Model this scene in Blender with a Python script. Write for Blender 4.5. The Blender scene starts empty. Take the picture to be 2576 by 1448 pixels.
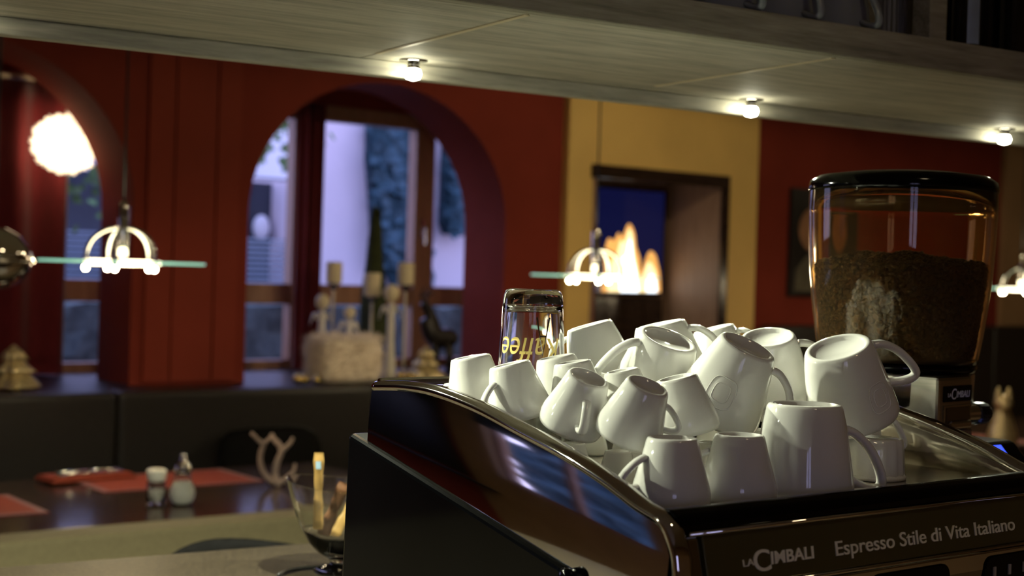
import bpy, math, random
from mathutils import Vector, Matrix, noise
random.seed(7)
sc = bpy.context.scene
COL = sc.collection
PI = math.pi
# ------------------------------------------------------------------ camera
F = 3625.0; CX, CY = 1288.0, 724.0
YAW, PITCH, ROLL = math.radians(37.6), math.radians(-0.56), math.radians(1.72)
CAM = Vector((0, 0, 1.55))
fw0 = Vector((math.sin(YAW), math.cos(YAW), 0))
rt0 = Vector((math.cos(YAW), -math.sin(YAW), 0))
FW = (fw0*math.cos(PITCH) + Vector((0, 0, 1))*math.sin(PITCH)).normalized()
up0 = rt0.cross(FW).normalized()
UP = up0*math.cos(ROLL) - rt0*math.sin(ROLL)
RT = rt0*math.cos(ROLL) + up0*math.sin(ROLL)
cd = bpy.data.cameras.new('camera'); cam = bpy.data.objects.new('camera', cd); COL.objects.link(cam)
M = Matrix((RT, UP, -FW)).transposed().to_4x4(); M.translation = CAM; cam.matrix_world = M
cd.sensor_width = 36; cd.lens = 36*F/2576; cd.clip_start = .02; cd.clip_end = 200
cd.dof.use_dof = True; cd.dof.focus_distance = 1.5; cd.dof.aperture_fstop = 5.6
sc.camera = cam
# ------------------------------------------------------------------ world, exposure
w = bpy.data.worlds.new('world'); sc.world = w; w.use_nodes = True
nt = w.node_tree; bg = nt.nodes['Background']
tc = nt.nodes.new('ShaderNodeTexCoord'); sx = nt.nodes.new('ShaderNodeSeparateXYZ'); cr = nt.nodes.new('ShaderNodeValToRGB')
nt.links.new(tc.outputs['Generated'], sx.inputs[0]); nt.links.new(sx.outputs['Z'], cr.inputs[0]); nt.links.new(cr.outputs[0], bg.inputs[0])
cr.color_ramp.elements[0].color = (.46, .43, .74, 1); cr.color_ramp.elements[1].color = (.20, .32, .80, 1)
bg.inputs[1].default_value = 3.6
sc.view_settings.view_transform = 'Standard'; sc.view_settings.look = 'None'
sc.view_settings.exposure = 0.0; sc.view_settings.gamma = 1.0; sc.view_settings.use_curve_mapping = False
LED_W, PEND_W, CEIL_W, FLUFF_E = 108.0, 9.0, 34.0, 1.4

# ------------------------------------------------------------------ pixel helpers (real places on real planes)
def ray(u, v): return FW + RT*((u-CX)/F) - UP*((v-CY)/F)
def at(u, v, zc): return CAM + ray(u, v)*zc
def atY(u, v, Y): d = ray(u, v); return CAM + d*(Y/d.y)
def atX(u, v, X): d = ray(u, v); return CAM + d*(X/d.x)
def atZ(u, v, Z): d = ray(u, v); return CAM + d*((Z-CAM.z)/d.z)

# the bar and its hanging shelf run a few degrees off the wall direction
SM = Matrix.Translation((1.2, 1.5, 0)) @ Matrix.Rotation(math.radians(-6.1), 4, 'Z')
SMI = SM.inverted()
def s_loc(p): return SMI @ p
def s_atY(u, v, c):
    o = SMI @ CAM; d = SMI.to_3x3() @ ray(u, v); return o + d*((c-o.y)/d.y)
# ------------------------------------------------------------------ materials
MATS = {}
def mat(name, col, rough=.5, metal=0., var=.12, scale=30., bump=0., coat=0., trans=0., ior=1.45, emit=None, estr=0., stretch=(1, 1, 1), spec=.5, sheen=0., detail=3.):
    m = bpy.data.materials.new(name); m.use_nodes = True; MATS[name] = m
    t = m.node_tree; b = t.nodes['Principled BSDF']; N = t.nodes.new; L = t.links.new
    c = N('ShaderNodeTexCoord'); mp = N('ShaderNodeMapping'); mp.inputs['Scale'].default_value = stretch
    L(c.outputs['Object'], mp.inputs[0])
    nz = N('ShaderNodeTexNoise'); nz.inputs['Scale'].default_value = scale; nz.inputs['Detail'].default_value = detail
    L(mp.outputs[0], nz.inputs['Vector'])
    r = N('ShaderNodeValToRGB')
    r.color_ramp.elements[0].position = .3; r.color_ramp.elements[1].position = .7
    r.color_ramp.elements[0].color = tuple(x*(1-var) for x in col)+(1,)
    r.color_ramp.elements[1].color = tuple(min(1, x*(1+var)) for x in col)+(1,)
    L(nz.outputs[0], r.inputs[0]); L(r.outputs[0], b.inputs['Base Color'])
    b.inputs['Roughness'].default_value = rough; b.inputs['Metallic'].default_value = metal
    b.inputs['IOR'].default_value = ior; b.inputs['Transmission Weight'].default_value = trans
    b.inputs['Coat Weight'].default_value = coat; b.inputs['Coat Roughness'].default_value = .03
    b.inputs['Specular IOR Level'].default_value = spec
    b.inputs['Sheen Weight'].default_value = sheen
    if emit:
        b.inputs['Emission Color'].default_value = emit+(1,); b.inputs['Emission Strength'].default_value = estr
    if bump:
        bp = N('ShaderNodeBump'); bp.inputs['Strength'].default_value = bump; bp.inputs['Distance'].default_value = .002
        L(nz.outputs[0], bp.inputs['Height']); L(bp.outputs[0], b.inputs['Normal'])
    return m
def wood(name, c1, c2, c3, axis='X', rough=.65, sc_=1., bump=.3):
    m = bpy.data.materials.new(name); m.use_nodes = True; MATS[name] = m
    t = m.node_tree; b = t.nodes['Principled BSDF']; N = t.nodes.new; L = t.links.new
    c = N('ShaderNodeTexCoord'); mp = N('ShaderNodeMapping')
    mp.inputs['Scale'].default_value = {'X': (1.2*sc_, 14*sc_, 14*sc_), 'Y': (14*sc_, 1.2*sc_, 14*sc_), 'Z': (14*sc_, 14*sc_, 1.2*sc_)}[axis]
    L(c.outputs['Object'], mp.inputs[0])
    n1 = N('ShaderNodeTexNoise'); n1.inputs['Scale'].default_value = 3; n1.inputs['Detail'].default_value = 8; n1.inputs['Distortion'].default_value = .6
    n2 = N('ShaderNodeTexNoise'); n2.inputs['Scale'].default_value = 14; n2.inputs['Detail'].default_value = 4
    L(mp.outputs[0], n1.inputs['Vector']); L(mp.outputs[0], n2.inputs['Vector'])
    r = N('ShaderNodeValToRGB'); e = r.color_ramp.elements
    e[0].position = .32; e[0].color = c1+(1,); e[1].position = .68; e[1].color = c3+(1,)
    k = e.new(.5); k.color = c2+(1,)
    mx = N('ShaderNodeMix'); mx.data_type = 'FLOAT'; mx.inputs[0].default_value = .4
    L(n1.outputs[0], mx.inputs[2]); L(n2.outputs[0], mx.inputs[3]); L(mx.outputs[0], r.inputs[0])
    L(r.outputs[0], b.inputs['Base Color']); b.inputs['Roughness'].default_value = rough
    bp = N('ShaderNodeBump'); bp.inputs['Strength'].default_value = bump; bp.inputs['Distance'].default_value = .002
    L(mx.outputs[0], bp.inputs['Height']); L(bp.outputs[0], b.inputs['Normal'])
    return m
def granite(name):
    m = bpy.data.materials.new(name); m.use_nodes = True; MATS[name] = m
    t = m.node_tree; b = t.nodes['Principled BSDF']; N = t.nodes.new; L = t.links.new
    c = N('ShaderNodeTexCoord')
    v = N('ShaderNodeTexVoronoi'); v.inputs['Scale'].default_value = 420
    n = N('ShaderNodeTexNoise'); n.inputs['Scale'].default_value = 160; n.inputs['Detail'].default_value = 4
    L(c.outputs['Object'], v.inputs['Vector']); L(c.outputs['Object'], n.inputs['Vector'])
    s = N('ShaderNodeSeparateColor'); L(v.outputs['Color'], s.inputs[0])
    mx = N('ShaderNodeMix'); mx.data_type = 'FLOAT'; mx.inputs[0].default_value = .5
    L(s.outputs[0], mx.inputs[2]); L(n.outputs[0], mx.inputs[3])
    r = N('ShaderNodeValToRGB'); e = r.color_ramp.elements
    e[0].position = .25; e[0].color = (.007, .005, .003, 1); e[1].position = .75; e[1].color = (.030, .0225, .0135, 1)
    L(mx.outputs[0], r.inputs[0]); L(r.outputs[0], b.inputs['Base Color']); b.inputs['Roughness'].default_value = .5; b.inputs['Specular IOR Level'].default_value = .1
    return m
mat('red_wall', (.215, .034, .021), .8, var=.10, scale=3., spec=.12)
mat('red_panel', (.245, .039, .022), .7, var=.08, scale=3., spec=.15)
mat('yellow_wall', (.78, .53, .17), .6, var=.08, scale=2.5)
mat('tan_wall', (.36, .22, .11), .7, var=.1, scale=3.)
mat('ceiling_paint', (.42, .36, .26), .8, var=.05, scale=2.)
wood('floor_wood', (.09, .05, .025), (.13, .075, .04), (.17, .10, .055), 'X', .4)
wood('shelf_wood', (.25, .24, .20), (.42, .405, .335), (.56, .54, .45), 'X', .7)
wood('shelf_wood_dark', (.15, .14, .10), (.28, .265, .20), (.40, .38, .29), 'X', .7)
wood('dark_wood', (.018, .010, .008), (.03, .017, .012), (.05, .028, .018), 'X', .16, bump=.05)
wood('brown_wood', (.24, .15, .10), (.33, .21, .145), (.40, .27, .19), 'Z', .5)
wood('frame_wood', (.30, .15, .09), (.40, .21, .13), (.48, .27, .17), 'Z', .4, bump=.1)
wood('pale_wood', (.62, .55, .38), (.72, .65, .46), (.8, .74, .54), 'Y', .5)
granite('granite')
mat('porcelain', (.80, .795, .75), .055, var=.015, scale=8., coat=.3)
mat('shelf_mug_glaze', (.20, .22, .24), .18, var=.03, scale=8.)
mat('chrome', (.72, .70, .66), .045, 1., var=.02, scale=5.)
mat('dark_chrome', (.30, .29, .27), .10, 1., var=.04, scale=9.)
mat('brushed_steel', (.56, .53, .47), .24, 1., var=.1, scale=20., stretch=(1, 1, 30))
mat('tray_steel', (.45, .40, .33), .17, 1., var=.05, scale=12.)
mat('black_gloss', (.0010, .0010, .0012), .10, var=.2, scale=8., spec=.22)
mat('black_satin', (.005, .0045, .004), .32, var=.2, scale=8.)
mat('black_leather', (.017, .014, .012), .42, var=.25, scale=60., bump=.4)
mat('black_cushion', (.004, .0036, .0035), .8, var=.25, scale=60., bump=.3, spec=.08)
mat('olive_panel', (.14, .125, .055), .30, .6, var=.06, scale=10.)
mat('letter_metal', (.92, .91, .74), .35, .0, var=.03, scale=20.)
mat('letter_white', (.75, .73, .66), .3, 0., var=.03, scale=20.)
mat('keypad_grey', (.40, .38, .33), .4, var=.05, scale=20.)
mat('glass', (.985, .99, .975), 0.0, var=.004, scale=4., trans=1., ior=1.36)
mat('green_glass', (.70, .93, .85), 0.03, var=.02, scale=4., trans=1., ior=1.45)
mat('amber_glass', (.90, .68, .38), 0.0, var=.03, scale=4., trans=.99, ior=1.35)
mat('window_glass', (.97, .98, .98), 0.0, var=.005, scale=4., trans=1., ior=1.02)
mat('screen_blue', (.02, .03, .2), .2, emit=(.05, .10, 1.0), estr=1.6, var=.05)
mat('screen_light', (.2, .25, .6), .2, emit=(.35, .42, 1.0), estr=2.2, var=.05)
mat('coffee_bean', (.026, .012, .006), .30, var=.4, scale=90.)
mat('gold_print', (.78, .60, .18), .35, .3, var=.05, scale=50.)
mat('gold', (.80, .58, .22), .22, 1., var=.15, scale=60., bump=.6)
mat('gold_glitter', (.72, .60, .34), .30, .7, var=.35, scale=120., bump=1.)
mat('red_cloth', (.14, .012, .006), .85, var=.12, scale=150., bump=.3, sheen=.2)
mat('red_napkin', (.19, .024, .008), .8, var=.12, scale=120., bump=.3)
mat('red_curtain', (.17, .010, .014), .85, var=.2, scale=40., stretch=(6, 6, .4), sheen=.3)
mat('beige_upholstery', (.165, .135, .07), .8, var=.08, scale=90., bump=.3)
mat('white_fur', (.92, .80, .66), .95, var=.12, scale=50., bump=.8, sheen=.4)
mat('white_ceramic', (.74, .70, .60), .25, var=.03, scale=20.)
mat('sugar', (.85, .82, .74), .8, var=.08, scale=300., bump=.4)
mat('candle_wax', (.74, .64, .42), .6, var=.06, scale=20.)
mat('topiary', (.035, .045, .012), .9, var=.5, scale=90., bump=1.)
mat('antler_pink', (.30, .21, .17), .6, var=.15, scale=40.)
mat('dark_bronze', (.015, .011, .009), .4, var=.3, scale=30.)
mat('bulb', (1, 1, 1), .3, emit=(1., .86, .55), estr=45.)
mat('led', (1, 1, 1), .3, emit=(1., .96, .70), estr=45.)
mat('fluff_glow', (.95, .88, .76), .9, var=.06, scale=20., emit=(1., .80, .56), estr=FLUFF_E)
mat('house_plaster', (.80, .69, .72), .9, var=.04, scale=2.)
mat('house_white', (.92, .90, .92), .9, var=.03, scale=2.)
mat('garage_dark', (.05, .06, .08), .5, var=.2, scale=3.)
mat('shutter_grey', (.34, .42, .50), .5, var=.06, scale=6.)
mat('ivy_leaf', (.035, .085, .11), .6, var=.5, scale=12.)
mat('ivy_core', (.03, .06, .08), .9, var=.4, scale=5.)
mat('hedge_grey', (.075, .085, .075), .9, var=.35, scale=16., bump=.5)
mat('asphalt', (.12, .12, .13), .9, var=.2, scale=8.)
mat('tree_green', (.10, .17, .05), .7, var=.4, scale=12.)
mat('tv_black', (.004, .006, .03), .12, var=.2, scale=2., emit=(.004, .005, .035), estr=1.)
mat('flame_orange', (.4, .15, .02), .5, emit=(1., .48, .12), estr=1.1)
mat('flame_yellow', (.6, .4, .1), .5, emit=(1., .80, .42), estr=1.6)
mat('flame_white', (.8, .8, .8), .5, emit=(.85, .93, 1.), estr=2.6)
mat('picture_dark', (.012, .010, .010), .35, var=.2, scale=8.)
mat('picture_skin', (.34, .17, .09), .6, var=.3, scale=14.)
mat('picture_shirt', (.10, .09, .06), .6, var=.3, scale=10.)
mat('stick_gold', (.16, .095, .028), .35, var=.35, scale=55., stretch=(1, 1, .35))
mat('stick_brown', (.07, .03, .012), .4, var=.35, scale=60.)
mat('stick_label', (.16, .24, .30), .4, var=.2, scale=80.)
mat('ribbed_grey', (.20, .20, .19), .5, var=.1, scale=30.)
mat('bottle_dark', (.012, .011, .010), .06, var=.2, scale=8., coat=.5)
mat('bottle_reflection', (.30, .38, .52), .35, var=.3, scale=12.)
mat('added_blind_blue', (.012, .02, .05), .8, var=.1, scale=40.)
mat('plate_glow', (.55, .85, .75), .25, var=.03, scale=6., trans=.5, emit=(.50, .85, .68), estr=.35)
mat('diffuser_glow', (1, .95, .8), .4, emit=(1., .86, .55), estr=7.)
mat('ceil_glow', (1, .95, .85), .5, emit=(1., .80, .5), estr=6.)
mat('pepper', (.10, .075, .05), .9, var=.6, scale=400.)

# ------------------------------------------------------------------ mesh builder
def cat(P, n=6, closed=False):
    P = [Vector(p) for p in P]; out = []
    for i in range(len(P)-1):
        p0 = P[max(i-1, 0)]; p1 = P[i]; p2 = P[i+1]; p3 = P[min(i+2, len(P)-1)]
        for k in range(n):
            t = k/n
            out.append(.5*((2*p1)+(p2-p0)*t+(2*p0-5*p1+4*p2-p3)*t*t+(3*p1-p0-3*p2+p3)*t**3))
    out.append(P[-1]); return out
class MB:
    def __init__(s): s.v = []; s.f = []
    def add(s, vs, fs, M=None):
        o = len(s.v)
        s.v += [(M @ Vector(v)) if M else Vector(v) for v in vs]
        s.f += [tuple(i+o for i in f) for f in fs]; return s
    def box(s, a, b, M=None):
        x0, y0, z0 = a; x1, y1, z1 = b
        return s.add([(x0, y0, z0), (x1, y0, z0), (x1, y1, z0), (x0, y1, z0), (x0, y0, z1), (x1, y0, z1), (x1, y1, z1), (x0, y1, z1)],
                     [(0, 3, 2, 1), (4, 5, 6, 7), (0, 1, 5, 4), (1, 2, 6, 5), (2, 3, 7, 6), (3, 0, 4, 7)], M)
    def lathe(s, prof, seg=32, M=None, fn=None):
        vs = []; fs = []; n = len(prof)
        for j in range(seg):
            a = 2*PI*j/seg
            for r, z in prof:
                if fn: r, z = fn(r, z, a)
                vs.append((r*math.cos(a), r*math.sin(a), z))
        for j in range(seg):
            k = (j+1) % seg
            for i in range(n-1):
                fs.append((j*n+i, k*n+i, k*n+i+1, j*n+i+1))
        return s.add(vs, fs, M)
    def tube(s, P, rad, seg=10, M=None, flat=1., ref=None, cap=True):
        P = [Vector(p) for p in P]; n = len(P); vs = []; fs = []
        pn = None
        for i, p in enumerate(P):
            t = (P[min(i+1, n-1)]-P[max(i-1, 0)]).normalized()
            if ref is not None: nn = Vector(ref)
            elif pn is None: nn = Vector((0, 0, 1)) if abs(t.z) < .9 else Vector((1, 0, 0))
            else: nn = pn
            nn = (nn - t*nn.dot(t)).normalized(); pn = nn; bb = t.cross(nn)
            r = rad[i] if isinstance(rad, (list, tuple)) else rad
            for j in range(seg):
                a = 2*PI*j/seg
                vs.append(p + nn*(math.cos(a)*r) + bb*(math.sin(a)*r*flat))
        for i in range(n-1):
            for j in range(seg):
                k = (j+1) % seg
                fs.append((i*seg+j, i*seg+k, (i+1)*seg+k, (i+1)*seg+j))
        if cap:
            fs.append(tuple(range(seg-1, -1, -1))); fs.append(tuple((n-1)*seg+j for j in range(seg)))
        return s.add(vs, fs, M)
    def sphere(s, c, r, seg=16, rings=10, sc=(1, 1, 1), M=None, fn=None):
        vs = []; fs = []; c = Vector(c)
        for i in range(rings+1):
            th = PI*i/rings
            for j in range(seg):
                a = 2*PI*j/seg
                d = Vector((math.sin(th)*math.cos(a), math.sin(th)*math.sin(a), math.cos(th)))
                rr = r*(fn(d) if fn else 1)
                vs.append(c + Vector((d.x*sc[0], d.y*sc[1], d.z*sc[2]))*rr)
        for i in range(rings):
            for j in range(seg):
                k = (j+1) % seg
                fs.append((i*seg+j, (i+1)*seg+j, (i+1)*seg+k, i*seg+k))
        return s.add(vs, fs, M)
    def prism(s, poly, axis, a, b, M=None):
        # poly: 2D list; axis 'X' -> (y,z), 'Y' -> (x,z), 'Z' -> (x,y)
        def P(p, t): return {'X': (t, p[0], p[1]), 'Y': (p[0], t, p[1]), 'Z': (p[0], p[1], t)}[axis]
        n = len(poly)
        return s.add([P(p, a) for p in poly]+[P(p, b) for p in poly],
                     [tuple(range(n)), tuple(range(2*n-1, n-1, -1))]+[(i, i+n, (i+1) % n+n, (i+1) % n) for i in range(n)], M)
    def grid(s, fn, nu, nv, M=None):
        vs = [fn(i/nu, j/nv) for i in range(nu+1) for j in range(nv+1)]
        fs = [(i*(nv+1)+j, (i+1)*(nv+1)+j, (i+1)*(nv+1)+j+1, i*(nv+1)+j+1) for i in range(nu) for j in range(nv)]
        return s.add(vs, fs, M)
def build(name, mb, m, parent=None, smooth=False, bevel=0., local=False, solid=0., seg=2, org=None):
    me = bpy.data.meshes.new(name)
    off = parent_loc(parent) if (parent and not local) else Vector((0, 0, 0))
    if org is not None: off = Vector(org)
    me.from_pydata([tuple(v-off) for v in mb.v], [], mb.f); me.validate(); me.update()
    import bmesh
    bm = bmesh.new(); bm.from_mesh(me); bmesh.ops.recalc_face_normals(bm, faces=bm.faces); bm.to_mesh(me); bm.free()
    me.materials.append(MATS[m])
    if smooth:
        me.shade_smooth() if hasattr(me, 'shade_smooth') else None
        for p in me.polygons: p.use_smooth = True
    o = bpy.data.objects.new(name, me); COL.objects.link(o)
    if parent: o.parent = parent
    if bevel:
        b = o.modifiers.new('bevel', 'BEVEL'); b.width = bevel; b.segments = seg; b.limit_method = 'ANGLE'
    if solid:
        q = o.modifiers.new('solid', 'SOLIDIFY'); q.thickness = solid
    return o
def parent_loc(p):
    l = Vector(p.location)
    while p.parent: p = p.parent; l += Vector(p.location)
    return l
def tag(o, label, cat_, group=None, kind=None):
    if label: o['label'] = label
    if cat_: o['category'] = cat_
    if group: o['group'] = group
    if kind: o['kind'] = kind
    return o
def thing(name, loc, label, cat_, group=None, mw=None):
    o = bpy.data.objects.new(name, None); COL.objects.link(o); o.empty_display_size = .05
    if mw is not None: o.matrix_world = mw
    else: o.location = loc
    return tag(o, label, cat_, group)
def struct(name, mb, m, label, cat_=None, **k):
    return tag(build(name, mb, m, **k), label, cat_ or name.split('_')[0], kind='structure')
def light(name, loc, W, col, parent=None, r=.02, spot=None):
    d = bpy.data.lights.new(name, 'SPOT' if spot else 'POINT'); d.energy = W; d.color = col; d.shadow_soft_size = r
    if spot: d.spot_size = spot; d.spot_blend = .6
    o = bpy.data.objects.new(name, d); COL.objects.link(o)
    if parent: o.parent = parent; o.location = Vector(loc)-parent_loc(parent)
    else: o.location = loc
    return o
def text(name, s, size, m, parent, Mx, ext=.0006, shear=0., align='LEFT', spacing=1., bold=0., fit=None):
    c = bpy.data.curves.new(name, 'FONT'); c.body = s; c.size = size; c.extrude = ext; c.shear = shear; c.align_x = align
    c.space_character = spacing; c.offset = bold
    t = bpy.data.objects.new('tmp', c); COL.objects.link(t)
    me = bpy.data.meshes.new_from_object(t); bpy.data.objects.remove(t); bpy.data.curves.remove(c)
    me.name = name
    if fit:
        xs = [v.co.x for v in me.vertices]; k = fit/(max(xs)-min(xs)); x0 = min(xs)
        for v in me.vertices: v.co.x = (v.co.x-x0)*k
    me.transform(Mx); 
    off = parent_loc(parent) if parent else Vector((0, 0, 0))
    me.transform(Matrix.Translation(-off))
    me.materials.clear(); me.materials.append(MATS[m])
    o = bpy.data.objects.new(name, me); COL.objects.link(o); o.parent = parent
    return o

# ================================================================== SETTING
XL, XR, YB, YW, WT, ZC = -3.2, 11.5, -2.0, 6.1, .37, 2.95
struct('floor', MB().box((XL-.2, YB-.2, -.1), (XR+.2, YW+WT+.1, 0)), 'floor_wood', 'dark brown wooden floor of the café')
struct('ceiling', MB().box((XL-.2, YB-.2, ZC), (XR+.2, YW+WT+.1, ZC+.1)), 'ceiling_paint', 'cream painted ceiling of the café')
SILL, SPRING, RISE = 1.0, 1.80, .68
ARCH = [(-1.55, -.05), (1.04, 2.565), (3.13, 4.64)]
def arch_wall(name, x0, x1, m, label, arches):
    mb = MB(); xs = {x0, x1}
    for a, b in arches:
        n = 40
        for i in range(n+1): xs.add(round((a+b)/2-(b-a)/2*math.cos(PI*i/n), 5))
    xs = sorted(xs)
    def top(x):
        for a, b in arches:
            if a-1e-4 <= x <= b+1e-4:
                return SPRING+RISE*math.sqrt(max(0, 1-((x-(a+b)/2)/((b-a)/2))**2))
        return None
    for p, q in zip(xs, xs[1:]):
        mid = (p+q)/2; t = top(mid)
        if t is None:
            mb.add([(p, YW, 0), (q, YW, 0), (q, YW, ZC), (p, YW, ZC)], [(0, 1, 2, 3)])
            mb.add([(p, YW+WT, 0), (q, YW+WT, 0), (q, YW+WT, ZC), (p, YW+WT, ZC)], [(3, 2, 1, 0)])
        else:
            tp, tq = top(p), top(q)
            for Y in (YW, YW+WT):
                mb.add([(p, Y, tp), (q, Y, tq), (q, Y, ZC), (p, Y, ZC)], [(0, 1, 2, 3)])
                mb.add([(p, Y, 0), (q, Y, 0), (q, Y, SILL), (p, Y, SILL)], [(0, 1, 2, 3)])
            mb.add([(p, YW, tp), (q, YW, tq), (q, YW+WT, tq), (p, YW+WT, tp)], [(0, 1, 2, 3)])
            mb.add([(p, YW, SILL), (q, YW, SILL), (q, YW+WT, SILL), (p, YW+WT, SILL)], [(0, 1, 2, 3)])
    for a, b in arches:
        for x in (a, b):
            mb.add([(x, YW, SILL), (x, YW+WT, SILL), (x, YW+WT, SPRING), (x, YW, SPRING)], [(0, 1, 2, 3)])
    for x in (x0, x1):
        mb.add([(x, YW, 0), (x, YW+WT, 0), (x, YW+WT, ZC), (x, YW, ZC)], [(0, 1, 2, 3)])
    return struct(name, mb, m, label)
XY0 = atY(1413, 500, YW).x; XY1 = atY(1890, 500, YW).x; XT = atY(2515, 560, YW).x
wb = arch_wall('wall_back', XL, XY0, 'red_wall', 'deep red wall with round arched window openings', ARCH)
# slim painted boards on the pier between the two arches
px = [2.62, atY(435, 500, YW).x, atY(540, 500, YW).x, 3.08]
for i in range(3):
    build('panel', MB().box((px[i]+.004, YW-.012, SILL+.02), (px[i+1]-.004, YW, ZC-.005)), 'red_panel', wb, bevel=.003)
# yellow chimney breast with its niche
NX0 = atY(1492, 450, YW-.05).x; NX1 = atY(1822, 450, YW-.05).x; NZ = 2.15; NY = YW+.44
mb = MB()
mb.box((XY0, YW-.05, 0), (NX0, YW+WT+.2, ZC)).box((NX1, YW-.05, 0), (XY1, YW+WT+.2, ZC)).box((NX0, YW-.05, NZ), (NX1, YW+WT+.2, ZC)).box((NX0, YW-.05, 0), (NX1, YW+.02, .55))
wc = struct('wall_chimney', mb, 'yellow_wall', 'ochre yellow chimney breast with a deep rectangular niche')
mb = MB().box((NX0, NY, .55), (NX1, NY+.05, NZ)).box((NX1-.02, YW-.055, .55), (NX1, NY, NZ)).box((NX0, YW-.055, .55), (NX0+.02, NY, NZ)).box((NX0+.02, YW-.055, NZ-.02), (NX1-.02, NY, NZ)).box((NX0+.02, YW-.055, .55), (NX1-.02, NY, .57))
build('niche_lining', mb, 'brown_wood', wc)
mb = MB().box((NX0-.02, YW-.075, NZ-.055), (NX1+.03, YW-.055, NZ+.02)).box((NX1-.03, YW-.075, .55), (NX1+.03, YW-.055, NZ-.055))
build('niche_trim', mb, 'dark_wood', wc, bevel=.004)
TVB = atY(1600, 736, NY-.06).z
for i in range(6):
    x0 = NX0+.03+i*(NX1-NX0-.08)/6
    build('plank', MB().box((x0, NY-.05, .58), (x0+(NX1-NX0-.08)/6-.006, NY, TVB-.03)), 'dark_wood', wc, bevel=.004)
struct('wall_right_red', MB().box((XY1, YW, 0), (XT, YW+WT, ZC)), 'red_wall', 'plain deep red wall right of the yellow chimney breast')
struct('wall_far', MB().box((XT, YW-.04, 0), (XR+.2, YW+WT, ZC)), 'tan_wall', 'tan brown wall section at the far end of the room')
struct('wall_right', MB().box((XR, YB, 0), (XR+.2, YW, ZC)), 'tan_wall', 'tan end wall of the room')
def wall_hole(name, axis, c0, c1, a0, a1, holes, m, label):
    mb = MB(); xs = [a0]
    def bx(p, q, z0, z1):
        if q-p < 1e-4: return
        mb.box((p, c0, z0), (q, c1, z1)) if axis == 'Y' else mb.box((c0, p, z0), (c1, q, z1))
    last = a0
    for h0, h1, z0, z1 in sorted(holes):
        bx(last, h0, 0, ZC); bx(h0, h1, 0, z0); bx(h0, h1, z1, ZC); last = h1
    bx(last, a1, 0, ZC)
    return struct(name, mb, m, label)
wall_hole('wall_left', 'X', XL-.2, XL, YB, YW, [(4.5, 5.75, 1.3, 2.6)], 'tan_wall', 'tan side wall with a wide window')
wall_hole('wall_behind', 'Y', YB-.2, YB, XL-.2, XR+.2, [(-1.6, -.65, 1.2, 2.25)], 'tan_wall', 'tan wall behind the bar with a window')

# windows
def window(name, x0, x1, z0, z1, bars, trans, Y=6.85, label='', arch=None):
    e = thing(name, ((x0+x1)/2, Y, z0), label, 'window'); e['kind'] = 'structure'
    t = .05; fr = MB()
    fr.box((x0, Y, z0), (x0+t, Y+.07, z1)).box((x1-t, Y, z0), (x1, Y+.07, z1)).box((x0+t, Y, z1-.085), (x1-t, Y+.07, z1)).box((x0+t, Y, z0), (x1-t, Y+.07, z0+.085))
    build('window_frame', fr, 'frame_wood', e, bevel=.006)
    for b0, b1 in bars: build('mullion', MB().box((b0, Y-.015, z0+.085), (b1, Y+.07, z1-.085)), 'frame_wood', e, bevel=.006)
    ed = [x0+t]+[c for b in bars for c in b]+[x1-t]
    for i in range(0, len(ed), 2):
        if ed[i+1]-ed[i] < .02: continue
        build('transom', MB().box((ed[i], Y, trans-.055), (ed[i+1], Y+.06, trans+.055)), 'frame_wood', e, bevel=.005)
        for a, b in ((z0+.085, trans-.055), (trans+.055, z1-.085)):
            build('pane', MB().box((ed[i], Y+.03, a), (ed[i+1], Y+.034, b)), 'window_glass', e)
    return e
Yw = 6.85
wz1 = atY(930, 285, Yw).z+.02; wz0 = atY(680, 945, Yw).z; tr = atY(680, 738, Yw).z
b1 = (atY(735, 500, Yw).x, atY(756, 500, Yw).x); b2 = (atY(1040, 560, Yw).x, atY(1088, 560, Yw).x)
WX = [(-1.75, .30), (.62, 2.88), (3.12, 5.25)]
wall_hole('wall_outer', 'Y', Yw, Yw+.1, XL, 5.6, [(a, b, wz0, wz1) for a, b in WX], 'red_wall', 'outer red wall behind the arches holding the wooden windows')
struct('trim_2', MB().box((XL, YW+WT, 2.62), (5.6, Yw+.1, 2.70)).box((XL, YW+WT, .80), (5.6, Yw, .97)).box((5.5, YW+WT, .97), (5.6, Yw, 2.62)).box((XL, YW+WT, .97), (XL+.1, Yw, 2.62)), 'red_wall', 'red lining of the deep window bay behind the arches', 'trim')
wn = window('window_1', 3.12, 5.25, wz0, wz1, [b1, b2], tr, Yw, 'wood framed window behind the arch with candles and topiary')
hp = atY(1062, 575, Yw-.02)
build('window_handle', MB().box((hp.x-.012, Yw-.03, hp.z-.05), (hp.x+.012, Yw-.016, hp.z+.05)).tube([(hp.x, Yw-.03, hp.z), (hp.x, Yw-.06, hp.z), (hp.x, Yw-.06, hp.z-.09)], .009, 8), 'brushed_steel', wn)
w0b = (atY(160, 600, Yw).x-.30, atY(160, 600, Yw).x-.22)
window('window_2', .62, 2.88, wz0, wz1, [w0b], tr, Yw, 'wood framed window behind the arch with the fluffy lamp')
window('window_3', -1.75, .30, wz0, wz1, [(-.8, -.72)], tr, Yw, 'wood framed window behind the arch at the far left of the room')
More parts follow.
